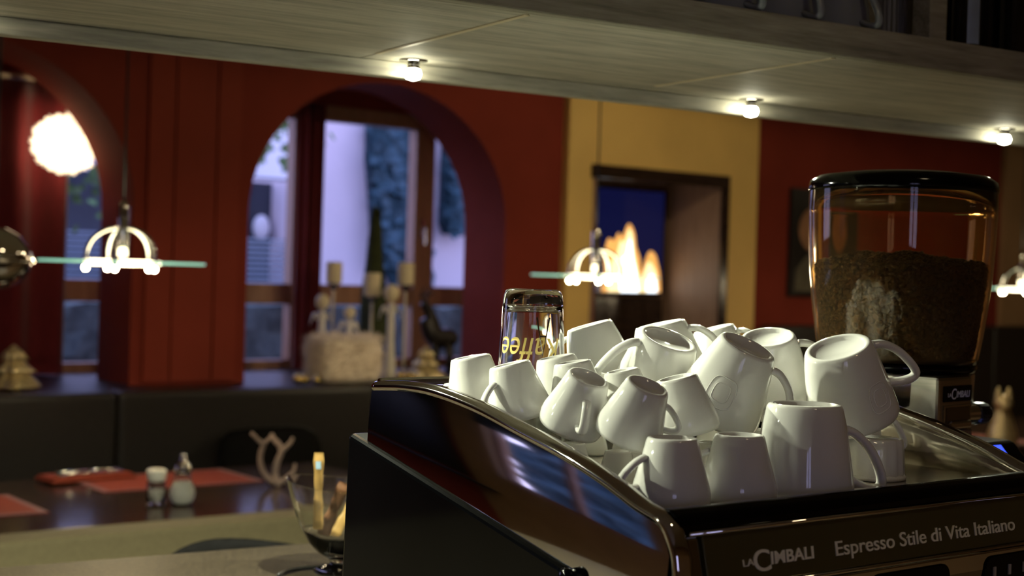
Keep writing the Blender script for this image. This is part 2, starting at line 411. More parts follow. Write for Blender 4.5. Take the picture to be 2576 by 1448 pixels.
def flat_window(name, axis, c, a0, a1, z0, z1, label):
    mid = (a0+a1)/2
    e = thing(name, (c, mid, z0) if axis == 'X' else (mid, c, z0), label, 'window'); e['kind'] = 'structure'
    def bx(mb, p, q, z_0, z_1, d=.05):
        return mb.box((c-d/2, p, z_0), (c+d/2, q, z_1)) if axis == 'X' else mb.box((p, c-d/2, z_0), (q, c+d/2, z_1))
    fr = MB()
    for a in ((a0, a0+.06, z0, z1), (a1-.06, a1, z0, z1), (a0+.06, a1-.06, z0, z0+.06), (a0+.06, a1-.06, z1-.06, z1)): bx(fr, *a)
    build('window_frame', fr, 'frame_wood', e)
    m_ = MB(); bx(m_, mid-.03, mid+.03, z0+.06, z1-.06); build('mullion', m_, 'frame_wood', e)
    for p, q in ((a0+.06, mid-.03), (mid+.03, a1-.06)):
        g = MB(); bx(g, p, q, z0+.06, z1-.06, .004); build('pane', g, 'window_glass', e)
flat_window('window_4', 'X', XL-.1, 4.5, 5.75, 1.3, 2.6, 'wide window in the tan side wall')
flat_window('window_5', 'Y', YB-.1, -1.6, -.65, 1.2, 2.25, 'window in the wall behind the bar')

e = thing('added_blind', (XL+.03, 5.1, 2.2), 'added dark blue roller blind dimming the top of the side window', 'blind')
build('fabric', MB().box((XL+.025, 4.45, 2.15), (XL+.028, 5.8, 2.66)), 'added_blind_blue', e)  # unseen blind, added to darken the window mirrored in the chrome side
build('tube', MB().tube([(XL+.03, 4.43, 2.67), (XL+.03, 5.82, 2.67)], .022, 12), 'added_blind_blue', e, smooth=True)
build('bottom_bar', MB().box((XL+.02, 4.45, 2.125), (XL+.033, 5.8, 2.15)), 'black_satin', e)
e = thing('blackboard', (-2.4, YW-.02, .95), 'black menu board on the red wall in the far left corner', 'blackboard')
build('board', MB().box((-3.1, YW-.02, 1.06), (-1.66, YW-.001, 2.5)), 'black_satin', e)
build('board_frame', MB().box((-3.14, YW-.03, 1.03), (-1.62, YW-.001, 1.06)).box((-3.14, YW-.03, 2.5), (-1.62, YW-.001, 2.54)).box((-3.14, YW-.03, 1.06), (-3.1, YW-.001, 2.5)).box((-1.66, YW-.03, 1.06), (-1.62, YW-.001, 2.5)), 'dark_wood', e)

# ledge behind the bench (black window ledge)
LZ = 1.005
struct('trim_1', MB().box((XL, 5.86, LZ-.03), (XY0-.01, YW+WT, LZ)).box((XL+.1, YW+WT, LZ-.03), (5.5, Yw, LZ)), 'black_satin', 'black window ledge running behind the bench', 'ledge', bevel=.004)

# ================================================================== OUTSIDE
struct('ground', MB().box((-25, 7.0, -.25), (45, 45, -.15)), 'asphalt', 'dark asphalt ground outside the windows', 'ground')
HY = 13.0
hx0 = atY(742, 500, HY).x
h = thing('house', (hx0+5, HY, -.15), 'pale lavender rendered house seen through the arched windows', 'house')
mb = MB().box((hx0, HY, -.15), (hx0+12, HY+6, 7.5))
build('facade', mb, 'house_plaster', h)
gx0 = hx0-2.6; gz = atY(680, 452, HY).z
build('eaves_fascia', MB().box((gx0, HY-.3, gz), (hx0, HY+.1, atY(680, 300, HY).z+.5)), 'house_white', h)
build('garage_wall', MB().box((gx0, HY+.5, -.15), (hx0, HY+.6, gz)), 'garage_dark', h)
z0, z1 = atY(680, 712, HY).z, atY(680, 592, HY).z
n = 9
for i in range(n):
    a = z0+(z1-z0)*i/n
    build('slat', MB().box((gx0, HY+.1, a), (hx0-.02, HY+.16, a+(z1-z0)/n-.035)), 'shutter_grey', h)
build('base_wall', MB().box((gx0, HY+.1, -.15), (hx0, HY+.4, z0-.02)), 'house_white', h)
lp = atY(657, 572, HY+.4)
build('wall_lamp', MB().sphere(lp, .11, 12, 8, (.8, .8, 1.2)), 'house_white', h, smooth=True)
# ivy
def leaf_cloud(mb, fn, n, s):
    for i in range(n):
        p, nr = fn(); q = nr.to_track_quat('Z', 'Y').to_matrix().to_4x4() @ Matrix.Rotation(random.uniform(0, 6.28), 4, 'Z') @ Matrix.Rotation(random.uniform(-.5, .7), 4, 'X')
        q.translation = p; k = s*random.uniform(.7, 1.3)
        mb.add([(0, -k, 0), (k*.75, -.1*k, .12*k), (0, k, 0), (-k*.75, -.1*k, .12*k)], [(0, 1, 2, 3)], q)
ivy = thing('ivy', atY(980, 700, HY-.2), 'dark ivy climbing the pale house in a tall column', 'ivy')
L1 = [(918, 300), (915, 400), (925, 520), (930, 640), (985, 720), (1010, 760), (1055, 760), (1050, 640), (1045, 480), (1038, 380), (1042, 300)]
L2 = [(1112, 330), (1105, 420), (1100, 560), (1112, 590), (1135, 575), (1165, 520), (1200, 480), (1230, 330)]
core = MB(); lv = MB()
for L in (L1, L2):
    poly = [(atY(u, v, HY).x, atY(u, v, HY).z) for u, v in L]
    core.prism(poly, 'Y', HY-.10, HY-.005)
    xs = [p[0] for p in poly]; zs = [p[1] for p in poly]
    def inside(x, z):
        c = False; j = len(poly)-1
        for i in range(len(poly)):
            if (poly[i][1] > z) != (poly[j][1] > z) and x < (poly[j][0]-poly[i][0])*(z-poly[i][1])/(poly[j][1]-poly[i][1])+poly[i][0]: c = not c
            j = i
        return c
    def smp():
        while True:
            x = random.uniform(min(xs)-.08, max(xs)+.08); z = random.uniform(min(zs)-.08, max(zs)+.08)
            if inside(x, z): break
        return Vector((x, HY-.13-random.random()*.14, z)), Vector((random.uniform(-.5, .5), -1, random.uniform(-.3, .6))).normalized()
    leaf_cloud(lv, smp, 900, .09)
build('ivy_stems', core, 'ivy_core', ivy)
tag(build('ivy_leaves', lv, 'ivy_leaf', ivy), None, None, kind='stuff')
# hedge
HG = 9.0; hz = atY(680, 768, HG).z
mb = MB()
def hb(u, v):
    x = -5+u*21; p = [(HG, -.15), (HG, hz), (HG+.8, hz), (HG+.8, -.15)]
    t = v*3; i = min(int(t), 2); k = t-i; y = p[i][0]+(p[i+1][0]-p[i][0])*k; z = p[i][1]+(p[i+1][1]-p[i][1])*k
    nn = noise.noise(Vector((x*5, y*5, z*5)))*.07
    return (x, y-nn, z+nn*.6)
mb.grid(hb, 240, 24)
tag(build('hedge', mb, 'hedge_grey'), 'grey clipped hedge outside below the window transoms', 'hedge')
tag(build('hedge', MB().grid(lambda u, v: (-6.0+.35*noise.noise(Vector((u*40, v*12, 7))), -1+u*9.6, -.15+v*(2.9+.5*noise.noise(Vector((u*22, 0, 2))))), 160, 40), 'ivy_core', smooth=True), 'added tall dark hedge dimming the view from the side window', 'hedge')  # unseen hedge, added to dim the sky mirrored in the machine side panel
# leafy branch hanging outside the left pane
tb = thing('tree', (2.6, 10.6, -.15), 'small leafy tree outside between the two arched windows', 'tree')
c1 = atY(690, 360, 10.5); c2 = atY(215, 475, 10.5)
mb = MB().tube(cat([(2.6, 10.6, -.15), (2.65, 10.6, 1.5), (2.8, 10.55, 2.6), (c1.x, 10.5, c1.z+.35)], 5), .05, 8)
mb.tube(cat([(2.7, 10.6, 2.2), ((c2.x+2.7)/2, 10.5, 2.5), (c2.x, 10.5, c2.z+.2)], 5), .02, 6)
build('trunk', mb, 'brown_wood', tb, smooth=True)
lv = MB()
for c, n_, s_ in ((c1, 40, .16), (c1+Vector((.15, 0, .22)), 40, .18), (c2, 26, .13), (c2+Vector((-.1, 0, .2)), 20, .12), (Vector((2.75, 10.5, 3.3)), 260, .55)):
    leaf_cloud(lv, lambda: (c+Vector((random.gauss(0, s_), random.gauss(0, s_), random.gauss(0, s_))), Vector((random.uniform(-1, 1), -1, random.uniform(-.5, 1))).normalized()), n_, .05)
tag(build('foliage', lv, 'tree_green', tb), None, None, kind='stuff')

# ================================================================== CURTAINS
def curtain(x0, x1, Y, z0, z1, waves, amp, label):
    mb = MB()
    def fn(u, v): return (x0+(x1-x0)*u, Y+amp*math.sin(u*waves*2*PI)+amp*.3*math.sin(u*waves*5.1+v*2), z0+(z1-z0)*v)
    mb.grid(fn, int(waves*14), 12)
    e = thing('curtain', ((x0+x1)/2, Y, z0), label, 'curtain', 'dark red window curtains')
    build('drape', mb, 'red_curtain', e, smooth=True, solid=.006)
    build('hem', MB().grid(lambda u, v: (x0+(x1-x0)*u, Y-.006+amp*math.sin(u*waves*2*PI)+amp*.3*math.sin(u*waves*5.1), z0+.05*v), int(waves*14), 2), 'red_curtain', e, smooth=True)
    return e
c0, c1_ = atY(752, 500, 6.73).x, atY(812, 500, 6.73).x
curtain(c0, c1_, 6.73, LZ+.004, atY(780, 258, 6.73).z, 3, .022, 'narrow dark red curtain hanging beside the candle stands')
c0, c1_ = .95, atY(166, 600, 6.73).x
curtain(c0, c1_, 6.73, LZ+.004, atY(60, 205, 6.73).z, 8, .03, 'wide dark red curtain hanging behind the fluffy lamp')
r0, r1 = atY(30, 190, 6.73), atY(97, 200, 6.73)
e = thing('curtain_rod', (r0.x, 6.73, r0.z), 'pale curtain rod above the wide red curtain', 'curtain rod')
build('rod', MB().tube([(.9, 6.73, r0.z), (r1.x, 6.73, r0.z)], .013, 12), 'pale_wood', e, smooth=True)
build('finial', MB().sphere((r1.x+.01, 6.73, r0.z), .018, 12, 8), 'pale_wood', e, smooth=True)

# ================================================================== BENCH, TABLES, SEATS
bn = thing('bench', (1.5, 5.6, 0), 'long black leather wall bench with panelled backrest below the arches', 'bench')
sx0 = atY(295, 1080, 5.70).x
xs = [sx0-1.25*3, sx0-1.25*2, sx0-1.25, sx0, sx0+1.25, XY0-.05]
xs[0] = max(xs[0], XL+.05)
for a, b in zip(xs, xs[1:]):
    build('backrest', MB().box((a+.004, 5.70, .50), (b-.004, 5.845, 1.012)), 'black_leather', bn, bevel=.025, seg=4, smooth=False)
    build('seat', MB().box((a+.003, 5.22, .34), (b-.003, 5.70, .47)), 'black_leather', bn, bevel=.03, seg=4)
build('base', MB().box((xs[0], 5.30, 0), (xs[-1], 5.80, .34)), 'black_satin', bn)
b2 = thing('bench', (8, 5.7, 0), 'tall dark leather bench back against the red wall beyond the hopper', 'bench')
zt = atY(1950, 818, 5.95).z
for i in range(4):
    a = XY1+.03+i*1.13
    build('backrest', MB().box((a+.004, 5.90, .5), (a+1.126, 6.04, zt)), 'black_leather', b2, bevel=.025, seg=4)
    build('seat', MB().box((a+.003, 5.40, .34), (a+1.127, 5.90, .47)), 'black_leather', b2, bevel=.03, seg=4)
build('base', MB().box((XY1+.03, 5.5, 0), (XY1+.03+4.52, 5.98, .34)), 'black_satin', b2)
# cushion
p = atY(690, 1150, 5.58)
cu = MB().sphere((0, 0, 0), .5, 20, 14, fn=lambda d: 1/max(abs(d.x)**5+abs(d.z)**5+abs(d.y*.9)**2.5, .01)**.2)
Mc = Matrix.Translation((p.x, 5.60, .66)) @ Matrix.Rotation(-.25, 4, 'X') @ Matrix.Diagonal((.50, .13, .38, 1))
for i, v in enumerate(cu.v): cu.v[i] = Mc @ v
e = thing('cushion', (p.x, 5.58, .47), 'black square cushion leaning on the bench behind the antler ornament', 'cushion')
build('cover', cu, 'black_cushion', e, smooth=True)
build('piping', MB().tube([Mc @ Vector((.5*math.copysign(abs(math.cos(t))**.4, math.cos(t)), 0, .5*math.copysign(abs(math.sin(t))**.4, math.sin(t)))) for t in [i*2*PI/40 for i in range(41)]], .005, 6), 'black_satin', e)
TZ = .75; TY0 = atZ(300, 1318, TZ).y; TY1 = TY0+1.0
def table(x0, x1, label):
    t = thing('dining_table', ((x0+x1)/2, (TY0+TY1)/2, 0), label, 'table', 'dark dining tables under the glass lamps')
    build('tabletop', MB().box((x0, TY0, TZ-.035), (x1, TY1, TZ)), 'dark_wood', t, bevel=.004)
    for x in (x0+.08, x1-.08):
        for y in (TY0+.08, TY1-.08):
            build('leg', MB().box((x-.03, y-.03, 0), (x+.03, y+.03, TZ-.035)), 'dark_wood', t, bevel=.004)
    build('apron', MB().box((x0+.06, TY0+.06, TZ-.10), (x1-.06, TY1-.06, TZ-.035)), 'dark_wood', t)
table(.95, 2.98, 'dark polished dining table set with red mats and a sugar pourer')
table(3.2, 5.1, 'dark dining table standing behind the espresso machine')
table(6.3, 8.4, 'dark dining table with the golden animal figurine')
st = thing('partition', (1.9, TY0-.15, 0), 'low beige padded partition between the dining table and the granite bar', 'partition')
pz = atY(300, 1338, TY0-.20).z
for a_, b_ in ((-.2, 1.2), (1.2, 2.6), (2.6, 4.0)):
    build('padded_panel', MB().box((a_+.004, TY0-.20, .10), (b_-.004, TY0-.06, pz)), 'beige_upholstery', st, bevel=.015, seg=4)
build('plinth', MB().box((-.15, TY0-.18, 0), (3.95, TY0-.08, .10)), 'black_satin', st)

# things on the left table
def on_table(u, v): return atZ(u, v, TZ)
def mat_quad(name, pts, m, label, cat_, th=.004, grp=None):
    mb = MB().prism([(p.x, p.y) for p in pts], 'Z', TZ+.0005, TZ+th)
    e = thing(name, pts[0], label, cat_, grp); e.location = ((pts[0]+pts[2])/2).to_tuple()[:2]+(TZ,)
    build('cloth', mb, m, e, bevel=.001)
    c = sum((Vector((p.x, p.y)) for p in pts), Vector((0, 0)))/4
    q = [(c.x+(p.x-c.x)*.90, c.y+(p.y-c.y)*.88) for p in pts]
    build('border', MB().prism(q, 'Z', TZ+th, TZ+th+.001), 'red_napkin' if m == 'red_cloth' else 'red_cloth', e)
    return e
a = on_table(250, 1235); 
def rect_mat(u, v, w_, d_, m, name, label, cat_, grp=None):
    p = on_table(u, v); mb_pts = [Vector((p.x, p.y, TZ)), Vector((p.x+w_, p.y, TZ)), Vector((p.x+w_, p.y+d_, TZ)), Vector((p.x, p.y+d_, TZ))]
    return mat_quad(name, mb_pts, m, label, cat_, grp=grp)
rect_mat(262, 1240, .62, .36, 'red_cloth', 'placemat', 'red cloth placemat behind the sugar pourer', 'placemat', 'red cloth placemats')
p = on_table(125, 1290)
mat_quad('placemat', [Vector((p.x-.52, p.y, TZ)), Vector((p.x, p.y, TZ)), Vector((p.x, p.y+.40, TZ)), Vector((p.x-.52, p.y+.40, TZ))], 'red_cloth', 'red cloth placemat near the table edge in front of the folded napkin', 'placemat', grp='red cloth placemats')
p = on_table(160, 1218)
e = thing('napkin', (p.x+.15, p.y+.1, TZ), 'folded bright red napkin carrying cutlery on the left table', 'napkin')
Mn = Matrix.Translation((p.x+.10, p.y+.06, TZ+.0062)) @ Matrix.Rotation(.12, 4, 'Z')
build('cloth', MB().box((-.16, -.07, 0), (.17, .07, .012), Mn).box((-.15, -.06, .012), (.16, .065, .02), Mn), 'red_napkin', e, bevel=.004)
e = thing('knife', (p.x+.1, p.y+.05, TZ+.02), 'steel table knife lying on the red napkin', 'knife')
build('blade', MB().tube([Mn @ Vector((.02, .01, .0245)), Mn @ Vector((.15, .02, .0245))], [.009, .004], 8, flat=.3), 'chrome', e, smooth=True)
build('handle', MB().tube([Mn @ Vector((-.12, -.005, .027)), Mn @ Vector((.02, .01, .027))], [.010, .006], 8, flat=.6), 'chrome', e, smooth=True)
e = thing('fork', (p.x+.1, p.y+.02, TZ+.02), 'steel fork lying on the red napkin beside the knife', 'fork')
build('handle', MB().tube([Mn @ Vector((-.13, -.045, .027)), Mn @ Vector((.06, -.03, .025))], [.008, .004], 8, flat=.6), 'chrome', e, smooth=True)
mb = MB()
for k in range(4): mb.tube([Mn @ Vector((.06, -.03, .025)), Mn @ Vector((.08, -.045+k*.009, .026)), Mn @ Vector((.13, -.043+k*.009, .026))], .0018, 6)
build('tines', mb, 'chrome', e, smooth=True)
# salt / pepper shaker and sugar pourer
p = on_table(392, 1268); s = 4.8/F
e = thing('pepper_shaker', (p.x, p.y, TZ), 'small white topped pepper shaker beside the sugar pourer', 'shaker')
T = Matrix.Translation((p.x, p.y, TZ))
build('jar', MB().lathe([(0, .001), (.030, .001), (.031, .006), (.030, .07), (.026, .082), (.0255, .08), (.028, .068), (.029, .008), (0, .006)], 28, T), 'glass', e, smooth=True)
build('pepper_grains', MB().lathe([(0, .0075), (.0265, .0075), (.0262, .048), (.015, .052), (0, .051)], 20, T), 'white_ceramic', e, smooth=True)
build('lid', MB().lathe([(.0, .078), (.027, .078), (.031, .086), (.033, .105), (.032, .114), (.026, .118), (0, .119)], 28, T), 'white_ceramic', e, smooth=True)
p = on_table(458, 1270)
e = thing('sugar_pourer', (p.x, p.y, TZ), 'round glass sugar pourer full of white sugar with a metal spout', 'sugar pourer')
T = Matrix.Translation((p.x, p.y, TZ))
build('jar', MB().lathe([(0, .001), (.028, .001), (.036, .01), (.043, .03), (.044, .045), (.038, .066), (.030, .08), (.027, .095), (.0265, .118), (.025, .118), (.0255, .095), (.0285, .08), (.0365, .065), (.0425, .045), (.0415, .031), (.035, .012), (.027, .004), (0, .004)], 32, T), 'glass', e, smooth=True)
build('sugar_fill', MB().lathe([(0, .005), (.026, .005), (.034, .013), (.0405, .031), (.0415, .045), (.036, .063), (.028, .078), (.015, .083), (0, .082)], 28, T), 'sugar', e, smooth=True)
build('cap', MB().lathe([(0, .112), (.028, .112), (.029, .118), (.028, .128), (.022, .138), (.012, .146), (.010, .165), (.0105, .170), (.0, .171)], 28, T), 'chrome', e, smooth=True)
# antler ornament
z_ = 5.25
e = thing('antler_ornament', on_table(700, 1216), 'pinkish branching antler ornament on the dark table', 'ornament')
def AP(l, dz=0): return [at(u, v, z_+dz*i) for i, (u, v) in enumerate(l)]
for l, r, dz in (([(702, 1222), (692, 1190), (698, 1160), (708, 1135), (702, 1118), (690, 1105), (682, 1090)], [.012, .012, .011, .011, .010, .008, .006], .006),
             ([(708, 1135), (722, 1122), (733, 1110), (736, 1100)], [.009, .008, .006, .004], .01),
             ([(690, 1215), (665, 1190), (655, 1160), (657, 1135), (662, 1118), (648, 1105), (632, 1088)], [.011, .010, .009, .009, .008, .007, .005], -.008),
             ([(662, 1118), (672, 1108), (682, 1098)], [.007, .006, .004], .0),
             ([(702, 1215), (722, 1200), (738, 1185), (742, 1165)], [.009, .008, .006, .004], .01)):
    build('antler_branch', MB().tube(cat(AP(l, dz), 4), [r[min(i//4, len(r)-1)] for i in range((len(l)-1)*4+1)], 8), 'antler_pink', e, smooth=True)
p = on_table(702, 1217)
build('foot', MB().lathe([(0, .0), (.04, .0), (.038, .008), (.02, .014), (0, .016)], 20, Matrix.Translation((p.x, p.y, TZ))), 'dark_wood', e, smooth=True)

# golden animal figurine on far table + red mat
p = on_table(2520, 1130)
mat_quad('placemat', [Vector((p.x-.5, TY0+.05, TZ)), Vector((p.x+.5, TY0+.05, TZ)), Vector((p.x+.5, TY0+.75, TZ)), Vector((p.x-.5, TY0+.75, TZ))], 'red_cloth', 'red cloth placemat under the golden animal figurine', 'placemat', grp='red cloth placemats')
zc = (p-CAM).dot(FW); hgt = atY(2512, 975, p.y).z-TZ
e = thing('animal_figurine', (p.x, p.y, TZ+.005), 'golden sitting animal figurine with two pricked ears on the far table', 'figurine')
T = Matrix.Translation((p.x, p.y, TZ+.005)); k = hgt
build('body', MB().lathe([(0, 0), (.22*k, 0), (.25*k, .08*k), (.23*k, .25*k), (.17*k, .45*k), (.12*k, .6*k), (.10*k, .66*k), (0, .68*k)], 20, T), 'gold_glitter', e, smooth=True)
build('head', MB().sphere((0, 0, .74*k), .15*k, 16, 10, (1, 1, .85), T).sphere((-.10*k, -.10*k, .70*k), .07*k, 12, 8, (1.3, 1.3, .8), T), 'gold_glitter', e, smooth=True)
for s_ in (-1, 1):
    build('ear', MB().lathe([(.055*k, 0), (.045*k, .08*k), (.012*k, .17*k), (0, .18*k)], 12, T @ Matrix.Translation(Vector((0, 0, .82*k))+rt0*(.085*k*s_))), 'gold_glitter', e, smooth=True)

# ================================================================== LEDGE DECORATIONS
def ledge(u, v, Y=6.0): return atY(u, v, Y)
def gold_tree(u, vt, Y, wpx, label):
    b = Vector((atY(u, 950, Y).x, Y, LZ)); top = atY(u, vt, Y).z-LZ; r = wpx/2*((b-CAM).dot(FW))/F
    e = thing('christmas_tree_ornament', b, label, 'ornament', 'golden christmas tree ornaments')
    def fn(rr, z, a): 
        k = 1+.14*math.sin(a*9)+.18*noise.noise(Vector((math.cos(a)*3, math.sin(a)*3, z*40+u)))
        return rr*k, z
    T = Matrix.Translation(b)
    pr = [(0, .0), (.30*r, 0), (.30*r, .10*top), (r, .10*top), (.9*r, .2*top), (.5*r, .38*top), (.45*r, .40*top), (.74*r, .41*top), (.62*r, .5*top), (.33*r, .65*top), (.30*r, .67*top), (.5*r, .68*top), (.3*r, .84*top), (.06*r, .98*top), (0, top)]
    build('tiers', MB().lathe(pr[3:], 40, T, fn), 'gold_glitter', e, smooth=True)
    build('trunk', MB().lathe([(0, .0), (.34*r, 0), (.30*r, .04*top), (.16*r, .05*top), (.16*r, .13*top), (0, .13*top)], 20, T), 'gold', e, smooth=True)
gold_tree(1070, 868, 5.98, 92, 'golden glittering christmas tree ornament right of the fluffy white planter')
gold_tree(33, 866, 5.97, 130, 'golden glittering christmas tree ornament in front of the wide red curtain')
# fluffy planter
Y = 5.99; b = Vector((atY(868, 950, Y).x, Y, LZ)); zc = (b-CAM).dot(FW)
pw = 95*zc/F; ph = atY(868, 850, Y).z-LZ
e = thing('planter', b, 'square fluffy white fur covered planter on the window ledge', 'planter')
fur = MB()
def fp(d):
    q = 1/max(abs(d.x)**6, abs(d.y)**6, abs(d.z)**6, 1e-6)**(1/6.)
    return q
body = MB().sphere((0, 0, 0), 1, 48, 32, fn=lambda d: 1/(abs(d.x)**7+abs(d.y)**7+abs(d.z)**7)**(1/7.))
for i, v in enumerate(body.v):
    nn = 1+.05*noise.noise(v*6)+.03*noise.noise(v*15)
    body.v[i] = b+Vector((v.x*pw*nn*.92, v.y*.09*nn, ph*.5+v.z*ph*.5*(nn if v.z > 0 else 1)))
build('cover', body, 'white_fur', e, smooth=True)
tf = MB()
for i in range(1500):
    f = random.choice('fls'); u_, v_ = random.uniform(-1, 1), random.uniform(0.03, 1)
    if f == 'f': p, nr = Vector((u_*pw*.92, -.09, v_*ph)), Vector((0, -1, 0))
    elif f == 'l': p, nr = Vector((-pw*.92, u_*.09, v_*ph)), Vector((-1, 0, 0))
    else: p, nr = Vector((u_*pw*.92, random.uniform(-.09, .09), ph*.97)), Vector((0, 0, 1))
    t = (nr+Vector((random.uniform(-.8, .8), random.uniform(-.3, .3), random.uniform(-.5, .9)))).normalized()*random.uniform(.02, .05)
    s_ = t.cross(Vector((.3, .5, .7))).normalized()*.003
    if p.z+t.z < .004: t.z = .004-p.z
    tf.add([b+p-s_, b+p+s_, b+p+t], [(0, 1, 2)])
tag(build('fur_tufts', tf, 'white_fur', e), None, None, kind='stuff')
# topiary cone: stands behind planter in a pot
Y = 6.33; p0 = atY(938, 810, Y); tp = atY(932, 515, Y)
e = thing('topiary', (p0.x, Y, LZ), 'tall slim dark green topiary cone behind the candles', 'topiary')
T = Matrix.Translation((p0.x, Y, LZ)); hz_ = tp.z-LZ; zc = (p0-CAM).dot(FW); rb = 36*zc/F
def tfn(r, z, a): return r*(1+.10*noise.noise(Vector((a*4, z*30, 1)))), z
build('foliage', MB().lathe([(0, .17), (rb*.9, .17), (rb, .22), (rb*.88, .40*hz_+.08), (rb*.62, .65*hz_), (rb*.42, .88*hz_), (rb*.25, .97*hz_), (0, hz_)], 40, T, tfn), 'topiary', e, smooth=True)
build('stem', MB().tube([(p0.x, Y, LZ+.10), (p0.x, Y, LZ+.19)], .012, 8), 'brown_wood', e, smooth=True)
build('pot', MB().lathe([(0, 0), (.05, 0), (.065, .09), (.07, .12), (.062, .12), (.058, .10), (0, .10)], 28, T), 'dark_bronze', e, smooth=True)
lv = MB()
def tsm():
    t = random.random()**.7; a = random.uniform(0, 2*PI); r = rb*(1-.72*t)*1.02; z = .18+t*(hz_-.2)
    return Vector((p0.x+r*math.cos(a), Y+r*math.sin(a), LZ+z)), Vector((math.cos(a), math.sin(a), .4)).normalized()
leaf_cloud(lv, tsm, 900, .010)
tag(build('leaves', lv, 'topiary', e), None, None, kind='stuff')
# candle stands
def candle(u, vt, vb, Y, label):
    t = atY(u, vt, Y); bt = atY(u, vb, Y); zc = (t-CAM).dot(FW); r = 21*zc/F
    x = t.x; e = thing('candle_stand', (x, Y, LZ), label, 'candle stand', 'candle stands on the window ledge')
    T = Matrix.Translation((x, Y, LZ)); zb = bt.z-LZ; zt_ = t.z-LZ
    build('foot', MB().lathe([(0, 0), (.045, 0), (.043, .006), (.012, .012), (0, .013)], 24, T), 'brushed_steel', e, smooth=True)
    build('rod', MB().lathe([(.0, .01), (.009, .01), (.007, .05), (.007, zb-.03), (.0, zb-.03)], 12, T), 'pale_wood', e, smooth=True)
    build('cup', MB().lathe([(0, zb-.035), (.012, zb-.035), (.02, zb-.012), (r*.8, zb-.004), (r*.8, zb), (0, zb)], 24, T), 'brushed_steel', e, smooth=True)
    c = build('candle', MB().lathe([(0, zb+.0005), (r*.96, zb+.0005), (r, zb+.006), (r, zt_-.008), (r*.9, zt_), (r*.5, zt_-.006), (0, zt_-.008)], 28, T), 'candle_wax', e, smooth=True)
    build('wick', MB().tube([(x, Y, t.z-.01), (x+.002, Y, t.z+.008)], .0012, 6), 'black_satin', c)
candle(841, 658, 712, 6.27, 'slim candle stand with cream candle beside the red curtain')
candle(938, 686, 744, 6.18, 'slim candle stand with cream candle rising in front of the topiary')
candle(1022, 660, 716, 6.24, 'slim candle stand with cream candle beside the window post')
# angels
def angel(u, vt, vb, Y, label, kk=1.):
    t = atY(u, vt, Y); x = t.x; hh = t.z-LZ; zc = (t-CAM).dot(FW)
    e = thing('angel_figurine', (x, Y, LZ), label, 'figurine', 'white angel figurines')
    T = Matrix.Translation((x, Y, LZ)); r = 15*zc/F*kk
    build('robe', MB().lathe([(0, 0), (r*1.2, 0), (r*1.1, .03), (r*.62, hh*.4), (r*.62, hh*.62), (r*.55, hh*.76), (r*.3, hh*.82), (0, hh*.83)], 20, T), 'white_ceramic', e, smooth=True)
    build('head', MB().sphere((0, 0, hh*.91), hh*.085, 14, 10, (1, 1, 1.1), T), 'candle_wax', e, smooth=True)
    for s_ in (-1, 1):
        W = MB(); n = 8
        W.tube([Vector((x, Y+.01, LZ+hh*.70))+rt0*s_*r*(.4+.25*i) + Vector((0, 0, hh*(.10*math.sin(i/6*PI)-.02*i*.6))) for i in range(7)], [r*.5, r*.6, r*.62, r*.55, r*.45, r*.3, r*.12], 8, flat=.35)
        build('wing', W, 'white_ceramic', e, smooth=True)
angel(986, 715, 860, 6.05, 'tall white angel figurine right of the fluffy planter')
angel(812, 740, 830, 6.17, 'white angel figurine left of the fluffy planter')
angel(880, 770, 850, 6.16, 'small angel figurine peeping over the middle of the fluffy planter', .9)
# dark deer silhouette
Y = 6.2; b = atY(1100, 950, Y); b = Vector((b.x, Y, LZ)); e = thing('deer_sculpture', b, 'dark metal deer sculpture on the ledge by the right window pane', 'sculpture')
def dp(u, v, dy=0): return atY(u, v, Y+dy)
build('body', MB().tube(cat([dp(1070, 800), dp(1085, 835), dp(1105, 850), dp(1128, 850), dp(1138, 865)], 4), [.03, .035, .04, .045, .05, .05, .055, .055, .055, .055, .055, .055, .05, .05, .045, .04, .03], 12).tube(cat([dp(1095, 845), dp(1085, 800), dp(1075, 775), dp(1062, 762)], 4), [.045, .042, .04, .036, .032, .03, .028, .026, .026, .026, .024, .022, .016], 10), 'dark_bronze', e, smooth=True)
for u, dy in ((1092, -.03), (1100, .03), (1126, -.03), (1134, .03)):
    q = dp(u, 860, dy)
    build('leg', MB().tube([q, Vector((q.x+.005, q.y, (q.z+LZ)/2)), Vector((q.x, q.y, LZ+.002))], [.018, .011, .009], 8), 'dark_bronze', e, smooth=True)
for dy, du in ((-.02, -6), (.02, 8)):
    build('antler', MB().tube(cat([dp(1072, 772, dy), dp(1066+du, 745, dy), dp(1075+du, 722, dy)], 4), [.010]*3+[.007]*3+[.004]*3, 6).tube([dp(1066+du, 745, dy), dp(1085+du, 735, dy)], [.007, .003], 6), 'dark_bronze', e, smooth=True)
# baubles
for i, (u, v, Y, r) in enumerate(((752, 832, 5.93, .024), (768, 845, 5.92, .022), (800, 855, 5.905, .02), (1010, 850, 5.99, .022), (1032, 856, 5.96, .026), (1044, 862, 5.925, .02))):
    x = atY(u, v, Y).x
    e = thing('bauble', (x, Y, LZ), ['gold bauble on the ledge nearest the red curtain', 'gold bauble on the ledge between two others by the curtain', 'gold bauble lying right against the fluffy planter front', 'gold bauble beside the foot of the tall angel figurine', 'largest gold bauble, between angel and golden tree', 'small gold bauble right before the golden christmas tree'][i], 'bauble', 'gold baubles on the ledge')
    build('ball', MB().sphere((x, Y, LZ+r), r, 18, 12), 'gold', e, smooth=True)
    build('cap', MB().lathe([(.007, 0), (.007, .008), (0, .009)], 12, Matrix.Translation((x, Y, LZ+2*r-.001))), 'brushed_steel', e, smooth=True)

